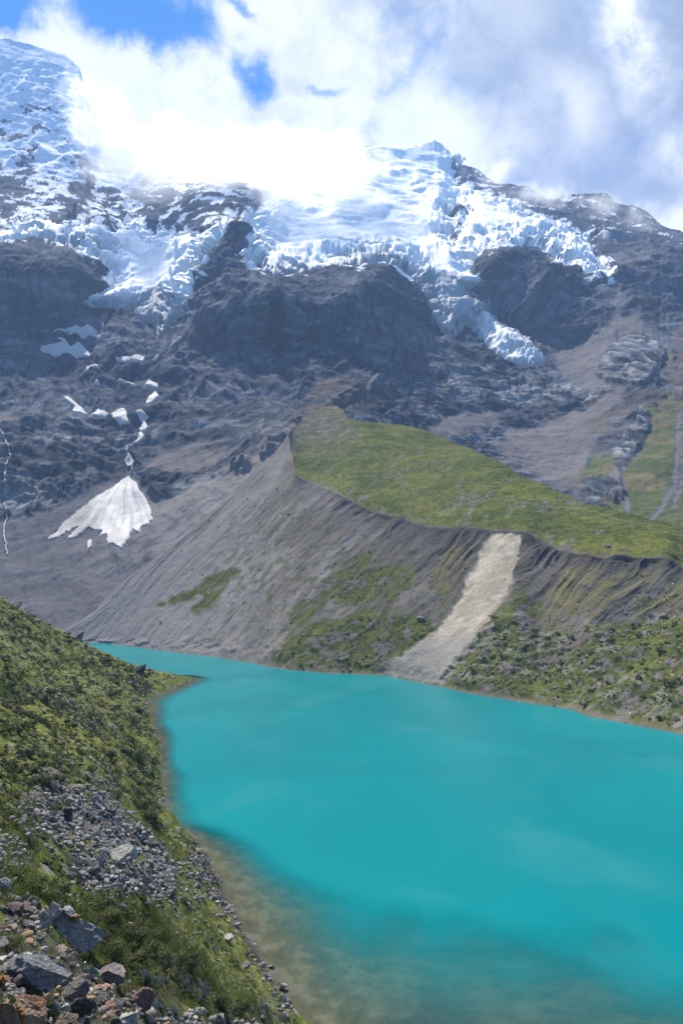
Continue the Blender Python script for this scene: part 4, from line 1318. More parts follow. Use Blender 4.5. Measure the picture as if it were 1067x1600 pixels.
def boulder(px, py, w, h, color, label, seed, dep=None, rot=(0, 0, 0), cuts=9, rust=False, sink=0.30, sub=4, cat='boulder', planes=None, at=None, group=None, lift=0.0):
    """px, py: middle of the rock's foot in the photo; w, h: its size there"""
    if at is None:
        p, ok = bank_hit(px, py)
        p = p[0]
    else:
        p = np.array(at, float)
    sc = math.hypot(p[0], p[1]) / F
    rx, rz = w * sc / 2, h * sc / 2
    ry = (dep or 0.85) * rx
    v, f = rock_verts(seed, sub, cuts + (0 if planes else 3), 0.05, (1, 1, 1), planes)
    v = v * np.array([rx, ry, rz]) @ rot_m(*rot).T
    lo = np.percentile(v[:, 2], 2)
    o = mk_mesh(cat.replace(' ', '_'), v, f, M_RUST if rust else M_ROCK, False)
    o.location = p + np.array([0, 0, -lo * (1 - sink) + lift])
    o.color = (*[min(0.55, k_ * c_) for k_, c_ in zip((1.3, 1.23, 1.14), color)], 1)
    tag(o, label, cat, group)
    return o


DK = (0.10, 0.10, 0.105)
MID = (0.22, 0.22, 0.225)
PALE = (0.36, 0.355, 0.34)
slab = boulder(125, 1476, 96, 52, (0.27, 0.275, 0.28), 'big slanted grey boulder carrying a small stack of stones', 11, 0.7, (0.15, 0.50, 0.15), 5, False, 0.18, 4,
               planes=[((0.1, -0.75, 0.66), 0.42), ((0, 0, -1), 0.5), ((0.95, -0.1, 0.2), 0.85), ((0, 0.6, 0.8), 0.5)])
boulder(72, 1452, 26, 34, PALE, 'pale angular rock leaning on the upper end of the slanted boulder', 12, 0.8, (0, 0.3, 0.4))
boulder(48, 1545, 108, 66, (0.20, 0.215, 0.235), 'largest boulder, dark blue grey with white lichen, by the left edge', 13, 0.8, (0.1, 0.12, 0.2), 8, False, 0.2)
boulder(52, 1606, 52, 66, (0.29, 0.21, 0.165), 'rusty orange and purple rock below the lichen boulder', 14, 0.8, (0.0, 0.1, 0.3), 10, True, 0.2)
boulder(14, 1612, 46, 46, (0.24, 0.20, 0.16), 'brown flat topped rock in the bottom left corner', 15, 0.9, (0.1, 0.0, 0.1), 9, False, 0.2)
boulder(143, 1530, 28, 32, (0.36, 0.40, 0.36), 'pale green pointed rock standing on end', 16, 0.5, (0.1, -0.5, 0.2), 8, False, 0.15)
boulder(176, 1540, 62, 34, (0.27, 0.225, 0.235), 'purple grey wedge rock with a sharp right tip', 17, 0.7, (0.0, -0.35, 0.1), 9, False, 0.2)
boulder(157, 1549, 28, 14, (0.38, 0.26, 0.21), 'flat pink slab below the purple wedge rock', 18, 0.8, (0.1, 0.05, 0.1), 9, False, 0.2)
boulder(108, 1566, 52, 34, (0.17, 0.165, 0.16), 'dark ribbed rock between lichen boulder and pink slab', 19, 0.8, (0.1, -0.4, 0.3))
boulder(127, 1590, 36, 42, DK, 'dark blocky rock below the ribbed rock', 20, 0.8, (0.2, 0.3, 0.2))
boulder(213, 1578, 54, 42, (0.20, 0.135, 0.125), 'dark red rock with pale lichen cap beside lupins', 21, 0.8, (0.1, 0.25, 0.3), 9, False, 0.2)
boulder(174, 1588, 28, 24, (0.34, 0.22, 0.18), 'pinkish brown stone below the dark red rock', 22)
boulder(196, 1606, 64, 28, (0.36, 0.40, 0.385), 'pale greenish white flat rock at the bottom edge', 23, 0.9, (0.1, 0.0, 0.4), 8)
boulder(100, 1604, 36, 32, (0.17, 0.14, 0.11), 'brown black rock beside the rusty orange rock', 24)
boulder(100, 1534, 34, 20, (0.27, 0.23, 0.19), 'brown stone behind the dark ribbed rock', 25)
boulder(160, 1572, 40, 24, DK, 'low dark rock under the pink slab', 26)
boulder(3, 1540, 20, 20, (0.36, 0.19, 0.09), 'orange stone cut by the left edge beside the lichen boulder', 27, rust=True)
boulder(3, 1392, 22, 30, (0.42, 0.42, 0.41), 'white stone cut by the left edge below the bright bush', 28)
boulder(22, 1430, 36, 24, (0.14, 0.11, 0.115), 'dark reddish rock under small stones at the left edge', 29)
boulder(42, 1428, 22, 18, (0.22, 0.17, 0.15), 'small reddish brown rock beside the dark reddish one', 30)
boulder(44, 1452, 26, 18, MID, 'grey stone above the lichen boulder', 31)
boulder(96, 1492, 30, 16, (0.27, 0.22, 0.20), 'flat reddish slab at the foot of the slanted boulder', 32)
boulder(112, 1506, 22, 20, (0.22, 0.18, 0.18), 'rounded purple brown stone at the foot of the slanted boulder', 33)
boulder(186, 1352, 50, 30, (0.33, 0.33, 0.32), 'big pale flat topped boulder in the rubble heap', 34, 0.8, (0.15, -0.18, 0.1), 7, False, 0.12, 4, planes=[((0.05, -0.25, 0.95), 0.45), ((0, -0.5, -0.85), 0.4)])
boulder(156, 1352, 20, 24, (0.25, 0.26, 0.27), 'rounded grey boulder touching the pale flat topped one', 35)
boulder(148, 1364, 20, 20, (0.20, 0.21, 0.22), 'dark grey stone in front of the rounded boulder', 36)
boulder(120, 1368, 24, 12, PALE, 'pale flat stone left of the rounded boulder', 37)
boulder(108, 1279, 20, 22, (0.07, 0.07, 0.075), 'dark blocky boulder in the upper rubble heap', 38)
boulder(178, 1274, 13, 15, MID, 'upright grey stone on the upper rim of the rubble heap', 39)
boulder(197, 1322, 22, 14, MID, 'grey stone just above the pale flat topped boulder', 40)
boulder(357, 1471, 22, 12, (0.42, 0.42, 0.41), 'long pale boulder at the water edge', 41, 0.7, (0, 0.2, 0.4))
boulder(309, 1333, 15, 10, (0.40, 0.34, 0.30), 'pinkish pale stone at the water beside the rubble heap', 42)
boulder(383, 1513, 14, 13, (0.33, 0.33, 0.33), 'grey stone on short grass nearest the long pale boulder', 43)
boulder(416, 1578, 17, 15, PALE, 'pale blocky stone on the shore near the bottom edge', 44)
boulder(441, 1545, 14, 12, PALE, 'upper of the pale stones standing in the shallows', 45)
boulder(443, 1566, 14, 13, (0.30, 0.30, 0.30), 'lower of the stones standing in the shallows', 46)
boulder(449, 1573, 15, 9, (0.28, 0.28, 0.28), 'flat grey stone lying in the shallows', 47)
boulder(333, 1483, 9, 8, (0.40, 0.40, 0.39), 'small white stone alone on the short grass', 48)
boulder(425, 1512, 10, 8, MID, 'low grey stone on grass above the shallows', 49)
boulder(360, 1602, 16, 16, (0.38, 0.27, 0.21), 'pinkish square stone at the bottom edge below the bushes', 50)
boulder(346, 1600, 16, 18, (0.33, 0.34, 0.36), 'blue grey block beside the pinkish square stone', 51)
boulder(298, 1586, 18, 12, (0.40, 0.38, 0.35), 'pale stone at the bottom edge among lupins', 52)
boulder(220, 1050, 21, 16, (0.035, 0.035, 0.04), 'black boulder on the grassy point in the lake', 53)
boulder(172, 1136, 14, 9, (0.42, 0.42, 0.42), 'white stone on the shrubby slope below the grassy point', 54)
boulder(182, 1142, 7, 9, (0.38, 0.38, 0.38), 'small white stone beside the larger white one on the slope', 55)
boulder(118, 1107, 7, 6, (0.42, 0.42, 0.42), 'bright stone in the stony streak on the upper slope', 56)
boulder(205, 1448, 13, 10, (0.36, 0.27, 0.19), 'tan stone between the dark bushes and short grass', 57)

# stones stacked on the slanted boulder
bpy.context.view_layer.update()


def top_of(o, px, py):
    u, v = ray(px, py)
    d = Vector((float(u), 1.0, float(v))).normalized()
    ok, loc, nrm, _ = o.ray_cast(o.matrix_world.inverted() @ Vector(EYE), d)
    return (o.matrix_world @ loc) if ok else None


for (px, py, w, h, colr, lb, sd_) in [(84, 1432, 21, 22, (0.33, 0.335, 0.34), 'pale knobbly stone, left one on top of the slanted boulder', 61),
                                      (105, 1432, 18, 24, (0.34, 0.345, 0.35), 'pale upright stone, right one on top of the slanted boulder', 62),
                                      (118, 1438, 26, 12, (0.30, 0.18, 0.12), 'flat rusty stone on top of the slanted boulder', 63),
                                      (94, 1420, 15, 17, (0.05, 0.05, 0.05), 'dark stone wedged in the stack on the slanted boulder', 64)]:
    w0 = None
    for k in range(0, 40, 2):
        w0 = top_of(slab, px, py + k)
        if w0 is not None:
            break
    if w0 is None:
        w0 = Vector(bank_hit(px, py)[0][0]) + Vector((0, 0, 0.5))
    boulder(px, py, w, h, colr, lb, sd_, sink=0.22, at=tuple(w0), cat='stone', sub=3)

# --- medium stones, each its own object -----------------------------------
PROTO = []
for k in range(12):
    r_ = np.random.default_rng(200 + k)
    v, f = rock_verts(200 + k, 2 if k > 3 else 3, 11, 0.02, (1, r_.uniform(0.65, 0.95), r_.uniform(0.45, 0.8)))
    me_o = mk_mesh('stone', v, f, M_ROCK, False, link=False)
    PROTO.append(me_o)
ZONES = [  # polygon, number, px size range, phrase
    (HEAP, 105, (7, 13), 'in the rubble heap'),
    ([(300, 1312), (318, 1330), (340, 1380), (352, 1400), (372, 1440), (350, 1440), (325, 1400), (300, 1350)], 34, (6, 11), 'on the stony shore right of the rubble heap'),
    ([(345, 1430), (375, 1450), (410, 1500), (440, 1545), (466, 1600), (430, 1600), (425, 1560), (395, 1510)], 44, (6, 12), 'along the pebbly shore near the bottom edge'),
    ([(250, 1430), (300, 1420), (345, 1450), (390, 1520), (420, 1580), (380, 1560), (330, 1510), (280, 1470)], 26, (5, 9), 'on the short grass above the shore'),
    ([(0, 1400), (70, 1410), (100, 1440), (60, 1470), (0, 1480)], 30, (9, 20), 'in the rock pile left of the slanted boulder'),
    ([(0, 1485), (90, 1490), (150, 1540), (230, 1560), (260, 1600), (0, 1600)], 64, (10, 26), 'wedged among the bottom left boulders'),
    ([(250, 1580), (420, 1590), (440, 1610), (250, 1612)], 14, (8, 15), 'at the bottom edge below the bushes'),
    ([(0, 1300), (30, 1300), (60, 1330), (40, 1380), (0, 1380)], 16, (7, 12), 'in the small stony patch left of the rubble heap'),
    ([(60, 1060), (130, 1090), (165, 1140), (140, 1150), (90, 1110), (50, 1080)], 14, (4, 7), 'in the stony streak on the upper slope'),
    ([(195, 1050), (235, 1068), (245, 1090), (215, 1080), (195, 1065)], 10, (4, 6), 'on the stony bank behind the black boulder'),
]
SIZEW = ['large', 'medium', 'small']
for zi, (poly, n, (s0, s1), where) in enumerate(ZONES):
    pl = np.array(poly, float)
    lst = []
    while len(lst) < n:
        a = rng.uniform(pl[:, 0].min(), pl[:, 0].max())
        b = rng.uniform(pl[:, 1].min(), pl[:, 1].max())
        if poly_sd(np.array([a]), np.array([b]), pl)[0] > 0:
            lst.append((a, b, s0 + (s1 - s0) * rng.random() ** (1.0 if zi in (4, 5) else 1.8)))
    ps, ok = bank_hit(np.array([q_[0] for q_ in lst]), np.array([q_[1] for q_ in lst]))
    for (a, b, sz), p, k_ in zip(lst, ps, ok):
        if not k_ or p[2] < -0.15:
            continue
        o = PROTO[rng.integers(len(PROTO))].copy()
        COL.objects.link(o)
        r_ = sz * math.hypot(p[0], p[1]) / F / 2
        o.location = p + np.array([0, 0, r_ * 0.15])
        o.rotation_euler = (rng.normal() * 0.35, rng.normal() * 0.35, rng.uniform(0, 6.28))
        o.scale = (r_, r_, r_)
        cc = np.array(GREYS[rng.integers(len(GREYS))]) * rng.uniform(0.8, 1.2)
        if zi in (4, 5) and rng.random() < 0.35:
            cc = cc * np.array([1.2, 0.8, 0.7])
        o.color = (*cc, 1)
        tone = 'pale grey' if cc.mean() > 0.30 else ('mid grey' if cc.mean() > 0.22 else 'dark grey')
        tag(o, '%s stone %s' % (tone, where), 'stone', '%s stones %s' % (tone, where))
        lst_o = o

# --- loose rubble nobody could count ---------------------------------------
RV_, RF_ = zip(*[rock_verts(300 + k, 1, 6, 0.0, (1, 0.8, 0.65)) for k in range(10)])


def rubble(name, label, spots, dens_px, cols, hit=bank_hit):
    """spots: (polygon, number, size range px)"""
    vs, fs, cs, base = [], [], [], 0
    for poly, n, (s0, s1) in spots:
        pl = np.array(poly, float)
        a = rng.uniform(pl[:, 0].min() - 8, pl[:, 0].max() + 8, n * 3)
        b = rng.uniform(pl[:, 1].min() - 8, pl[:, 1].max() + 8, n * 3)
        k_ = poly_sd(a, b, pl) + 24 * fbm(np.stack([a / 20, b / 15, 0 * a], -1), 4) > 4
        a, b = a[k_][:n], b[k_][:n]
        ps, ok = hit(a, b)
        for p, o_ in zip(ps, ok):
            if not o_ or p[2] < -0.7:
                continue
            k = rng.integers(10)
            r_ = (0.8 * s0 + (1.35 * s1 - 0.8 * s0) * rng.random() ** 3.2) * math.hypot(p[0], p[1]) / F / 2
            v = RV_[k] @ rot_m(rng.normal() * 0.5, rng.normal() * 0.5, rng.uniform(0, 6.28)).T * r_ + p + np.array([0, 0, r_ * 0.25])
            vs.append(v); fs.append(RF_[k] + base); base += len(v)
            cc = np.array(cols[rng.integers(len(cols))]) * rng.uniform(0.7, 1.2)
            cs.append(np.repeat(cc[None], len(v), 0))
    o = mk_mesh(name, np.concatenate(vs), np.concatenate(fs), M_STONE, False, {'Col': np.concatenate(cs)})
    return tag(o, label, kind='stuff')


M_STONE = terrain_mat('loose_stone', 3.0, 14.0, 0.4, 0.5, 0.1, 0.2)
GREY2 = [(0.19, 0.182, 0.168), (0.25, 0.238, 0.22), (0.14, 0.133, 0.124), (0.20, 0.18, 0.162), (0.32, 0.305, 0.28), (0.15, 0.13, 0.118)]
rubble('rubble', 'loose grey rubble of the heap on the bank', [(HEAP, 2300, (2.2, 10)), (HEAP2, 380, (3, 9)), ([(225, 1325), (300, 1345), (345, 1430), (300, 1425), (240, 1400)], 520, (2, 7)), ([(80, 1385), (280, 1400), (290, 1440), (150, 1425)], 200, (2, 7)), ([(0, 1215), (150, 1205), (260, 1300), (290, 1420), (0, 1420)], 700, (1.8, 6))], 0, GREY2)
rubble('gravel', 'stones and pebbles along the near shore', [
    (ZONES[1][0], 700, (2.5, 6.5)), (ZONES[2][0], 620, (2.5, 6)), (ZONES[3][0], 170, (2, 5)), (ZONES[6][0], 260, (4, 11)),
    ([(245, 1290), (300, 1305), (345, 1380), (310, 1350), (280, 1320)], 260, (2, 5)), ([(230, 1110), (240, 1112), (256, 1200), (258, 1290), (248, 1290), (246, 1200)], 300, (1.5, 4)),
    ([(250, 1085), (285, 1058), (270, 1068)], 60, (1.5, 3))], 0, GREY2)
rubble('debris', 'small broken rock among the bottom left boulders', [(ZONES[5][0], 700, (4, 16)), (ZONES[4][0], 260, (4, 14)), ([(80, 1440), (130, 1490), (160, 1540), (90, 1500)], 200, (3, 9))], 0, GREY2 + [(0.30, 0.19, 0.12), (0.22, 0.15, 0.145)])
rubble('scree', 'pale stones scattered over the shrubby slope', [(ZONES[8][0], 330, (1.8, 5)), (ZONES[9][0], 260, (1.8, 4)), ([(0, 960), (30, 975), (40, 1005), (10, 990)], 40, (2, 4)),
    ([(0, 950), (230, 1050), (250, 1280), (0, 1280)], 1500, (1.4, 3.8)), ([(140, 1180), (230, 1200), (240, 1230), (150, 1215)], 160, (2, 4)), ([(120, 1195), (160, 1210), (150, 1222), (120, 1215)], 120, (2, 5)),
    ([(190, 1120), (240, 1190), (235, 1210), (190, 1150)], 120, (2, 4))], 0, GREY2)

def mor_hit(a, b):
    return np.array([rsurf_hit(x_, y_)[0] for x_, y_ in zip(a, b)]), np.ones(len(a), bool)


rubble('rockfall', 'pale small stones strewn over the moraine face and landslide', [
    (SLIDE, 90, (0.9, 1.9)), ([(200, 930), (450, 700), (560, 800), (770, 835), (760, 880), (640, 1050), (420, 1030), (260, 1010)], 520, (1.2, 3.2)),
    ([(820, 840), (1060, 890), (1067, 960), (850, 990), (790, 930)], 160, (1.2, 3.0)), ([(690, 1075), (780, 960), (1067, 960), (1067, 1140), (900, 1108)], 420, (1.5, 4.0)),
    ([(470, 720), (560, 670), (700, 700), (1000, 830), (1040, 860), (700, 815), (560, 780)], 200, (1.0, 2.6)),
    ([(600, 1054), (690, 1068), (690, 1074), (600, 1060)], 90, (1.2, 2.6))], 0, [(0.30, 0.285, 0.265), (0.22, 0.21, 0.2), (0.36, 0.345, 0.32), (0.15, 0.14, 0.135)], mor_hit)

# ------------------------------------------------------------------ shrubs
def leaf_mat(name, c0, c1, trans=0.35):
    m, g = material(name)
    at_ = g.n('ShaderNodeAttribute', attribute_name='shade')
    oi = g.n('ShaderNodeObjectInfo')
    cc = g.mix(at_.outputs['Fac'], c0, c1)
    tint = g.mix(oi.outputs['Random'], (0.8, 0.9, 0.85), (1.15, 1.05, 1.0))
    cc = g.mix(1.0, cc, tint, 'MULTIPLY')
    d = g.n('ShaderNodeBsdfPrincipled', {'Base Color': cc, 'Roughness': 0.6, 'Specular IOR Level': 0.25})
    t_ = g.n('ShaderNodeBsdfTranslucent', {'Color': cc})
    mx = g.n('ShaderNodeMixShader', {0: trans, 1: d.outputs[0], 2: t_.outputs[0]})
    g.n('ShaderNodeOutputMaterial', {0: mx.outputs[0]})
    return m


M_LEAF = {'dark': leaf_mat('dark_shrub_leaf', (0.028, 0.043, 0.014), (0.072, 0.094, 0.026)),
          'olive': leaf_mat('olive_shrub_leaf', (0.046, 0.060, 0.016), (0.115, 0.132, 0.034)),
          'bright': leaf_mat('bright_shrub_leaf', (0.05, 0.075, 0.016), (0.13, 0.155, 0.035)),
          'bluish': leaf_mat('bluish_shrub_leaf', (0.04, 0.062, 0.038), (0.085, 0.115, 0.07))}
M_TWIG, g = material('bare_twig')
finish(g, (0.16, 0.14, 0.125), 0.9, None)


def shrub_mesh(seed, nleaf, leaf, squash=0.75, lobes=7):
    """leaf faces spread through several lobes of a rounded crown of radius 1"""
    r_ = np.random.default_rng(seed)
    lc = r_.normal(size=(lobes, 3)) * np.array([0.45, 0.45, 0.22]) + np.array([0, 0, 0.45])
    lrad = r_.uniform(0.32, 0.58, lobes)
    k = r_.integers(lobes, size=nleaf)
    d = r_.normal(size=(nleaf, 3))
    d /= np.linalg.norm(d, axis=1, keepdims=True)
    rad = lrad[k] * r_.random(nleaf) ** 0.45
    c_ = lc[k] + d * rad[:, None]
    c_[:, 2] = np.abs(c_[:, 2]) * squash + 0.02
    n_ = d + r_.normal(size=d.shape) * 0.6 + np.array([0, 0, 0.5])
    n_ /= np.linalg.norm(n_, axis=1, keepdims=True)
    a_ = np.cross(n_, r_.normal(size=d.shape))
    a_ /= np.linalg.norm(a_, axis=1, keepdims=True)
    b_ = np.cross(n_, a_)
    sz = leaf * r_.uniform(0.6, 1.5, nleaf)[:, None]
    v = np.stack([c_ - a_ * sz, c_ + b_ * sz * 0.5, c_ + a_ * sz, c_ - b_ * sz * 0.5], 1).reshape(-1, 3)
    f = np.arange(nleaf * 4).reshape(-1, 4)
    sh = np.repeat(np.clip(r_.normal(0.45, 0.28, nleaf), 0, 1), 4)
    return v, f, sh


def twigs(seed, n, spread=0.9):
    r_ = np.random.default_rng(seed)
    vs, fs, b0 = [], [], 0
    for _ in range(n):
        d = np.array([r_.normal() * 0.6, r_.normal() * 0.6, 1.0])
        d = d / np.linalg.norm(d) * spread * r_.uniform(0.6, 1.0)
        pts = [np.zeros(3) + r_.normal(size=3) * np.array([0.06, 0.06, 0]) + np.array([0, 0, -0.12])]
        for k in range(3):
            pts.append(pts[-1] + d / 3 + r_.normal(size=3) * 0.06)
        pts = np.array(pts)
        for i, (p_, w_) in enumerate(zip(pts, (0.03, 0.022, 0.014, 0.006))):
            for a in range(4):
                vs.append(p_ + w_ * np.array([math.cos(a * 1.57), math.sin(a * 1.57), 0]))
        for i in range(3):
            for a in range(4):
                fs.append((b0 + i * 4 + a, b0 + i * 4 + (a + 1) % 4, b0 + (i + 1) * 4 + (a + 1) % 4, b0 + (i + 1) * 4 + a))
        b0 += 16
    return np.array(vs), np.array(fs)


def shrub_at(p, r_, kind, label, seed, group=None, nleaf=1100, leaf=0.06, bare=14, squash=0.8):
    o = bpy.data.objects.new('shrub', None)
    o.empty_display_size = 0.2
    COL.objects.link(o)
    o.location = p - np.array([0, 0, 0.05 * r_])
    o.scale = (r_, r_, r_)
    o.rotation_euler = (0, 0, rng.uniform(0, 6.28))
    v, f, sh = shrub_mesh(seed, nleaf, leaf, squash)
    mk_mesh('foliage', v, f, M_LEAF[kind], False, {'shade': sh}, parent=o)
    v, f = twigs(seed, bare)
    mk_mesh('stem', v, f, M_TWIG, False, parent=o)
    tag(o, label, 'shrub', group)
    return o


BIG = [  # px, py (foot), width px, kind, label, bare twigs
    (216, 1262, 40, 'dark', 'tall dark shrub on the shore above the rubble heap', 14), (234, 1284, 30, 'dark', 'dark shrub at the water edge above the rubble heap', 14),
    (244, 1292, 20, 'dark', 'small dark shrub leaning over the water above the rubble heap', 10),
    (62, 1400, 62, 'bright', 'bright green bush left of the rubble heap, largest there', 16), (28, 1378, 44, 'bright', 'bright green bush at the left edge above the white stone', 14),
    (92, 1402, 42, 'olive', 'dull green bush between bright bush and rubble heap', 20), (46, 1322, 24, 'dark', 'dark low shrub in the small stony patch', 10),
    (70, 1312, 18, 'dark', 'little dark shrub at the left rim of the rubble heap', 10), (84, 1268, 26, 'olive', 'olive shrub growing inside the upper rubble heap', 10),
    (222, 1408, 21, 'dark', 'round dark cushion shrub below the rubble heap', 8), (289, 1408, 17, 'olive', 'round olive cushion shrub on the grass below the shore stones', 8),
    (165, 1448, 56, 'olive', 'twiggy grey green bush right of the slanted boulder', 60), (205, 1470, 46, 'dark', 'dark bush right of the twiggy grey green bush', 20),
    (178, 1500, 50, 'olive', 'olive bush below the tip of the slanted boulder', 26), (218, 1505, 58, 'olive', 'leafy bush in the middle of the near thicket', 18),
    (262, 1520, 70, 'olive', 'wide bush with bare grey branches above the lupins', 70), (292, 1508, 44, 'dark', 'dark bush at the right side of the bare branches', 24),
    (345, 1580, 50, 'dark', 'dark green bush on the grass near the bottom edge', 14), (372, 1578, 38, 'olive', 'yellow green bush right of the dark bottom bush', 12),
    (322, 1477, 18, 'olive', 'flat olive cushion on the short grass', 8), (12, 1478, 36, 'bright', 'tuft of bright green leaves above the lichen boulder', 6),
    (100, 1425, 34, 'olive', 'mossy bush behind the stone stack', 10), (150, 1420, 44, 'olive', 'low olive bush above the slanted boulder', 16),
    (250, 1465, 22, 'olive', 'small bush at the edge of the short grass', 10), (130, 1500, 24, 'olive', 'yellowish tuft under the slanted boulder', 8),
    (170, 1014, 7, 'olive', 'lone thin shrub on the skyline above the lake inlet', 16),
]
for k, (a, b, w, kind, lb, bare) in enumerate(BIG):
    p, ok = bank_hit(a, b)
    r_ = w * math.hypot(*p[0][:2]) / F / 2
    big = w > 34
    shrub_at(p[0], r_, kind, lb, 500 + k, 'bushes on the near bank', 2600 if big else 1000, 0.045 if big else 0.07, bare, 0.95)

SPROTO = {}
for kind in M_LEAF:
    SPROTO[kind] = []
    for k in range(4):
        v, f, sh = shrub_mesh(700 + k + 10 * len(SPROTO), 420, 0.10, 0.8)
        SPROTO[kind].append(mk_mesh('shrub', v, f, M_LEAF[kind], False, {'shade': sh}, link=False))


def small_shrub(p, r_, kind, label, group):
    o = SPROTO[kind][rng.integers(4)].copy()
    COL.objects.link(o)
    o.location = p - np.array([0, 0, 0.08 * r_])
    o.rotation_euler = (0, 0, rng.uniform(0, 6.28))
    o.scale = (r_, r_, r_ * rng.uniform(0.8, 1.2))
    tag(o, label, 'shrub', group)


SZ = [([(0, 912), (60, 945), (120, 990), (180, 1030), (215, 1060), (150, 1080), (60, 1060), (0, 1060)], 46, (9, 18), 'on the top of the shrubby slope'),
      ([(0, 1062), (60, 1062), (150, 1082), (225, 1085), (235, 1110), (240, 1180), (120, 1180), (0, 1160)], 70, (11, 22), 'on the middle of the shrubby slope'),
      ([(0, 1162), (120, 1182), (240, 1182), (248, 1240), (190, 1255), (140, 1220), (50, 1232), (0, 1270)], 52, (14, 28), 'on the lower shrubby slope above the rubble heap'),
      ([(0, 1270), (30, 1260), (28, 1300), (0, 1300)], 4, (12, 20), 'at the left edge beside the rubble heap')]
KW = {'dark': 'dark green', 'olive': 'olive green', 'bright': 'bright green', 'bluish': 'grey green'}
for poly, n, (s0, s1), where in SZ:
    pl = np.array(poly, float)
    a = rng.uniform(pl[:, 0].min(), pl[:, 0].max(), n * 6)
    b = rng.uniform(pl[:, 1].min(), pl[:, 1].max(), n * 6)
    k_ = poly_sd(a, b, pl) > 0
    a, b = a[k_][:n], b[k_][:n]
    ps, ok = bank_hit(a, b)
    for p, o_ in zip(ps, ok):
        if o_ and p[2] > 0.6:
            kind = rng.choice(['dark', 'dark', 'dark', 'olive', 'bluish'])
            r_ = (s0 + (s1 - s0) * rng.random() ** 1.5) * math.hypot(*p[:2]) / F / 2
            small_shrub(p, r_, kind, '%s shrub %s' % (KW[kind], where), '%s shrubs %s' % (KW[kind], where))

# shrubs dotted over the bench below the moraine
MZ = [([(690, 1068), (720, 1035), (770, 960), (845, 985), (860, 1090), (760, 1085)], 26, (7, 12), 'on the grassy bench right of the pale landslide'),
      ([(846, 985), (960, 980), (965, 1115), (900, 1105), (862, 1092)], 34, (7, 13), 'in the middle of the grassy bench under the scarp'),
      ([(966, 975), (1067, 950), (1067, 1135), (985, 1122)], 34, (8, 14), 'on the grassy bench at the right edge'),
      ([(430, 1040), (450, 1000), (540, 965), (620, 960), (685, 970), (640, 1015), (600, 1050), (500, 1050)], 20, (6, 10), 'on the green slope left of the pale landslide')]
for poly, n, (s0, s1), where in MZ:
    pl = np.array(poly, float)
    done = 0
    while done < n:
        a = rng.uniform(pl[:, 0].min(), pl[:, 0].max())
        b = rng.uniform(pl[:, 1].min(), pl[:, 1].max())
        if poly_sd(np.array([a]), np.array([b]), pl)[0] <= 0:
            continue
        p, _ = rsurf_hit(a, b)
        done += 1
        kind = rng.choice(['dark', 'dark', 'olive', 'bluish'])
        r_ = (s0 + (s1 - s0) * rng.random() ** 1.5) * math.hypot(*p[:2]) / F / 2
        small_shrub(p, r_, kind, '%s shrub %s' % (KW[kind], where), '%s shrubs %s' % (KW[kind], where))

# boulders on the moraine
for (a, b, w, h, colr, lb, sd_) in [(657, 968, 16, 10, (0.24, 0.235, 0.23), 'grey boulder on the grass left of the pale landslide', 81), (952, 858, 11, 7, (0.36, 0.36, 0.37), 'pale boulder on the grass top above the scarp', 82),
                                    (1041, 864, 6, 4, (0.36, 0.36, 0.37), 'small pale boulder on the grass top near the right edge', 83), (578, 863, 5, 6, (0.30, 0.29, 0.28), 'small grey boulder stuck in the middle of the grey scarp', 84),
                                    (451, 803, 5, 4, (0.38, 0.36, 0.34), 'small pale boulder on the scree below the grass corner', 85), (715, 915, 5, 4, (0.34, 0.33, 0.32), 'pale stone left of the upper landslide', 86),
                                    (1003, 1010, 6, 5, (0.30, 0.30, 0.30), 'grey stone on the bench under the right scarp', 87), (912, 1106, 7, 5, (0.30, 0.29, 0.28), 'grey stone on the far shore beside a dark shrub', 88)]:
    p, _ = rsurf_hit(a, b)
    boulder(a, b, w, h, colr, lb, sd_, at=p, sub=3)

# --- ground cover: leafy clumps and grass nobody could count -------------------
def cover(name, label, spots, kinds, nl, leafr):
    base = [shrub_mesh(900 + k, nl, leafr, 0.55, 4) for k in range(8)]
    vs, fs, ss_, b0 = [], [], [], 0
    for hitf, poly, n, (s0, s1), zmin in spots:
        pl = np.array(poly, float)
        a = rng.uniform(pl[:, 0].min(), pl[:, 0].max(), n * 3)
        b = rng.uniform(pl[:, 1].min(), pl[:, 1].max(), n * 3)
        k_ = poly_sd(a, b, pl) > 0
        a, b = a[k_][:n], b[k_][:n]
        if hitf == 'bank':
            ps, ok = bank_hit(a, b)
        else:
            ps = np.array([rsurf_hit(x_, y_)[0] for x_, y_ in zip(a, b)])
            ok = np.ones(len(ps), bool)
        clump = fbm(ps / 9 + 3, 3)
        for p, o_, cl in zip(ps, ok, clump):
            if not o_ or p[2] < zmin or cl < -0.22 + 0.2 * rng.normal():
                continue
            v, f, sh = base[rng.integers(8)]
            r_ = (s0 + (s1 - s0) * rng.random() ** 1.6) * math.hypot(*p[:2]) / F / 2
            an = rng.uniform(0, 6.28)
            ca, sa = math.cos(an), math.sin(an)
            vs.append(v @ np.array([[ca, sa, 0], [-sa, ca, 0], [0, 0, 1]]) * r_ + p - np.array([0, 0, 0.1 * r_]))
            fs.append(f + b0)
            b0 += len(v)
            ss_.append(np.clip(sh * 0.6 + rng.normal(0.3, 0.25), 0, 1))
    o = mk_mesh(name, np.concatenate(vs), np.concatenate(fs), M_LEAF[kinds], False, {'shade': np.concatenate(ss_)})
    return tag(o, label, kind='stuff')


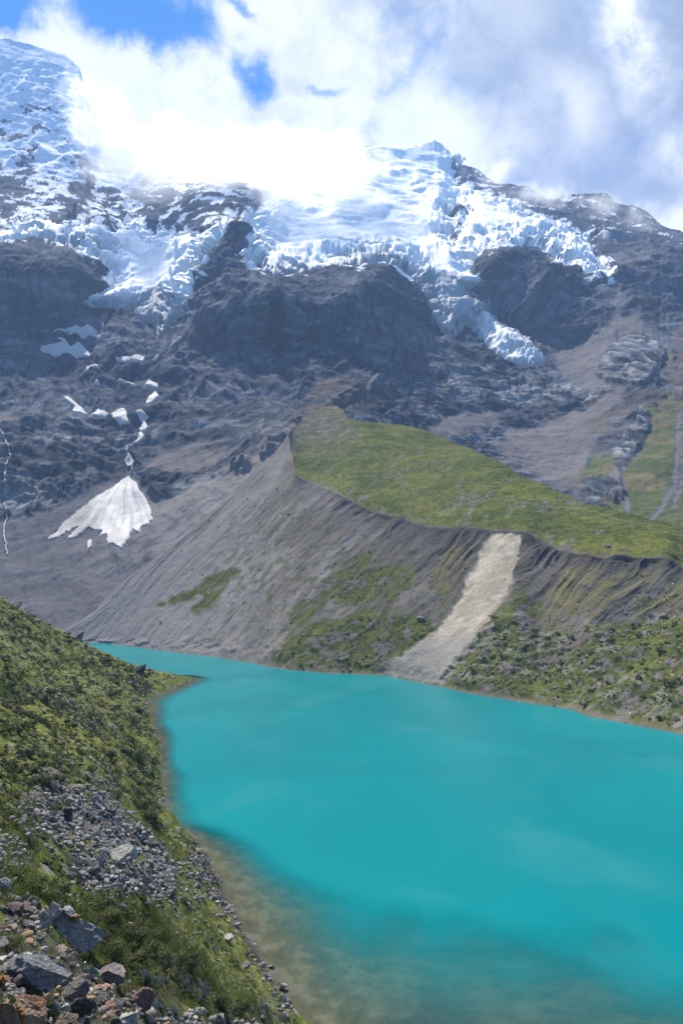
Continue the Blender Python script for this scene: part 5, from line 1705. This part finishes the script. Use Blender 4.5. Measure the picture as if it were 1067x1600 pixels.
ALLB = [(0, 905), (100, 965), (215, 1040), (280, 1056), (250, 1080), (236, 1110), (250, 1180), (255, 1290), (180, 1245), (140, 1222), (50, 1235), (28, 1275), (0, 1300)]
cover('undergrowth', 'low dark leafy undergrowth over the shrubby slope', [('bank', ALLB, 1300, (5, 15), 0.4), ('bank', [(60, 1330), (110, 1330), (130, 1400), (60, 1400)], 60, (8, 16), 0.4), ('bank', [(120, 1400), (230, 1420), (300, 1500), (300, 1560), (200, 1530), (140, 1450)], 420, (9, 24), 0.4)], 'dark', 70, 0.2)
cover('ground_cover', 'olive green ground cover over the near bank', [('bank', ALLB, 2400, (4, 11), 0.3), ('bank', [(180, 1245), (255, 1290), (300, 1340), (330, 1400), (300, 1420), (260, 1330)], 260, (4, 9), 0.3), ('bank', HEAP, 60, (5, 14), 0.3), ('bank', [(230, 1420), (300, 1400), (350, 1470), (400, 1540), (430, 1590), (380, 1600), (330, 1540), (260, 1480)], 420, (4, 9), 0.3),
    ('bank', [(0, 1400), (150, 1400), (250, 1500), (300, 1600), (200, 1560), (80, 1450)], 200, (6, 15), 0.3), ('bank', [(0, 1480), (260, 1560), (260, 1600), (0, 1600)], 80, (6, 14), 0.3)], 'olive', 60, 0.2)
cover('brush', 'low green brush over the bench below the moraine scarp', [('mor', MZ[0][0], 420, (3, 6), 0.3), ('mor', MZ[1][0], 480, (3, 6), 0.3), ('mor', MZ[2][0], 480, (3, 7), 0.3), ('mor', MZ[3][0], 620, (2.5, 5), 0.3),
    ('mor', [(520, 950), (545, 905), (600, 880), (650, 892), (635, 925), (560, 950)], 220, (2.5, 5), 0.3), ('mor', [(440, 1000), (480, 930), (570, 870), (580, 890), (500, 960)], 120, (2, 4), 0.3), ('mor', [(840, 985), (870, 900), (1060, 900), (1060, 960), (960, 975)], 150, (2.5, 5), 0.3)], 'olive', 40, 0.26)

# --- lupins --------------------------------------------------------------------
M_LUP, g = material('lupin_flower')
finish(g, (0.20, 0.20, 0.30), 0.8, None)


def lupin(p, r_, label, seed):
    q_ = np.random.default_rng(seed)
    o = bpy.data.objects.new('lupin', None)
    o.empty_display_size = 0.2
    COL.objects.link(o)
    o.location = p
    v, f, sh = shrub_mesh(seed, 420, 0.085, 0.9, 6)
    mk_mesh('foliage', v * r_, f, M_LEAF['bluish'], False, {'shade': sh}, parent=o)
    for _ in range(7):
        x, y = q_.normal(size=2) * 0.42 * r_
        h0, h1 = 0.55 * r_, q_.uniform(1.1, 1.6) * r_
        vs, fs = [], []
        n = 7
        lean = q_.normal(size=2) * 0.10 * r_
        for i in range(n):
            t_ = i / (n - 1)
            w_ = 0.075 * r_ * (0.35 if i == 0 else 1) * (1 - 0.8 * t_) * (1.25 if i % 2 else 0.8)
            for a in range(6):
                vs.append((x + lean[0] * t_ + w_ * math.cos(a * 1.047), y + lean[1] * t_ + w_ * math.sin(a * 1.047), h0 + (h1 - h0) * t_))
        for i in range(n - 1):
            for a in range(6):
                fs.append((i * 6 + a, i * 6 + (a + 1) % 6, i * 6 + 6 + (a + 1) % 6, i * 6 + 6 + a))
        mk_mesh('flower_spike', vs, np.array(fs), M_LUP, False, parent=o)
    tag(o, label, 'lupin', 'lupins among the near bushes')


LUPS = [(226, 1536, 26, 'purple lupin clump left of the bare branched bush'), (240, 1546, 28, 'purple lupin clump below the bare branched bush'), (252, 1538, 22, 'small purple lupin behind the larger clump below the bare branches'),
        (300, 1556, 26, 'pale purple lupin clump left of the dark bottom bush'), (314, 1570, 30, 'large pale lupin clump touching the dark bottom bush'), (322, 1552, 20, 'small lupin on the grass above the dark bottom bush'),
        (252, 1580, 28, 'purple lupin clump beside the dark red rock'), (270, 1592, 26, 'purple lupin clump at the bottom edge beside pale stone'), (236, 1566, 22, 'small lupin right behind the dark red rock'),
        (388, 1584, 18, 'little lupin right of the yellow green bush'), (286, 1540, 24, 'grey lupin clump under the dark right bush'), (45, 1412, 18, 'little lupin below the bright green bush')]
for k, (a, b, w, lb) in enumerate(LUPS):
    p, ok = bank_hit(a, b)
    lupin(p[0], w * math.hypot(*p[0][:2]) / F / 2, lb, 1200 + k)

# --- grass tufts near the viewer --------------------------------------------------
def grass():
    vs, fs, ss_, b0 = [], [], [], 0
    for poly, n, h_ in [([(220, 1410), (300, 1395), (350, 1470), (400, 1540), (440, 1600), (300, 1600), (330, 1540), (260, 1480)], 1700, 0.16), ([(0, 1420), (140, 1420), (240, 1520), (250, 1600), (0, 1600)], 220, 0.2),
                        ([(0, 1280), (60, 1240), (60, 1420), (0, 1420)], 500, 0.25), ([(60, 1400), (240, 1400), (260, 1480), (160, 1500)], 700, 0.22), ([(140, 1200), (250, 1290), (290, 1330), (280, 1400), (240, 1300)], 800, 0.25)]:
        pl = np.array(poly, float)
        a = rng.uniform(pl[:, 0].min(), pl[:, 0].max(), n * 3)
        b = rng.uniform(pl[:, 1].min(), pl[:, 1].max(), n * 3)
        k_ = poly_sd(a, b, pl) > 0
        ps, ok = bank_hit(a[k_][:n], b[k_][:n])
        for p, o_ in zip(ps, ok):
            if not o_ or p[2] < 0.5:
                continue
            s_ = rng.random()
            for _ in range(6):
                d = rng.normal(size=2) * 0.5 * h_
                hh = h_ * rng.uniform(0.5, 1.2)
                q0 = p + np.array([rng.normal() * 0.08, rng.normal() * 0.08, -0.02])
                vs += [q0 + np.array([-0.012, 0.004, 0]), q0 + np.array([0.012, -0.004, 0]), q0 + np.array([d[0], d[1], hh])]
                fs.append((b0, b0 + 1, b0 + 2)); b0 += 3
                ss_ += [s_ * 0.6 + rng.random() * 0.3] * 3
    o = mk_mesh('grass', np.array(vs), np.array(fs), M_LEAF['bright'], False, {'shade': np.array(ss_)})
    tag(o, 'short green grass on the near bank', kind='stuff')


grass()
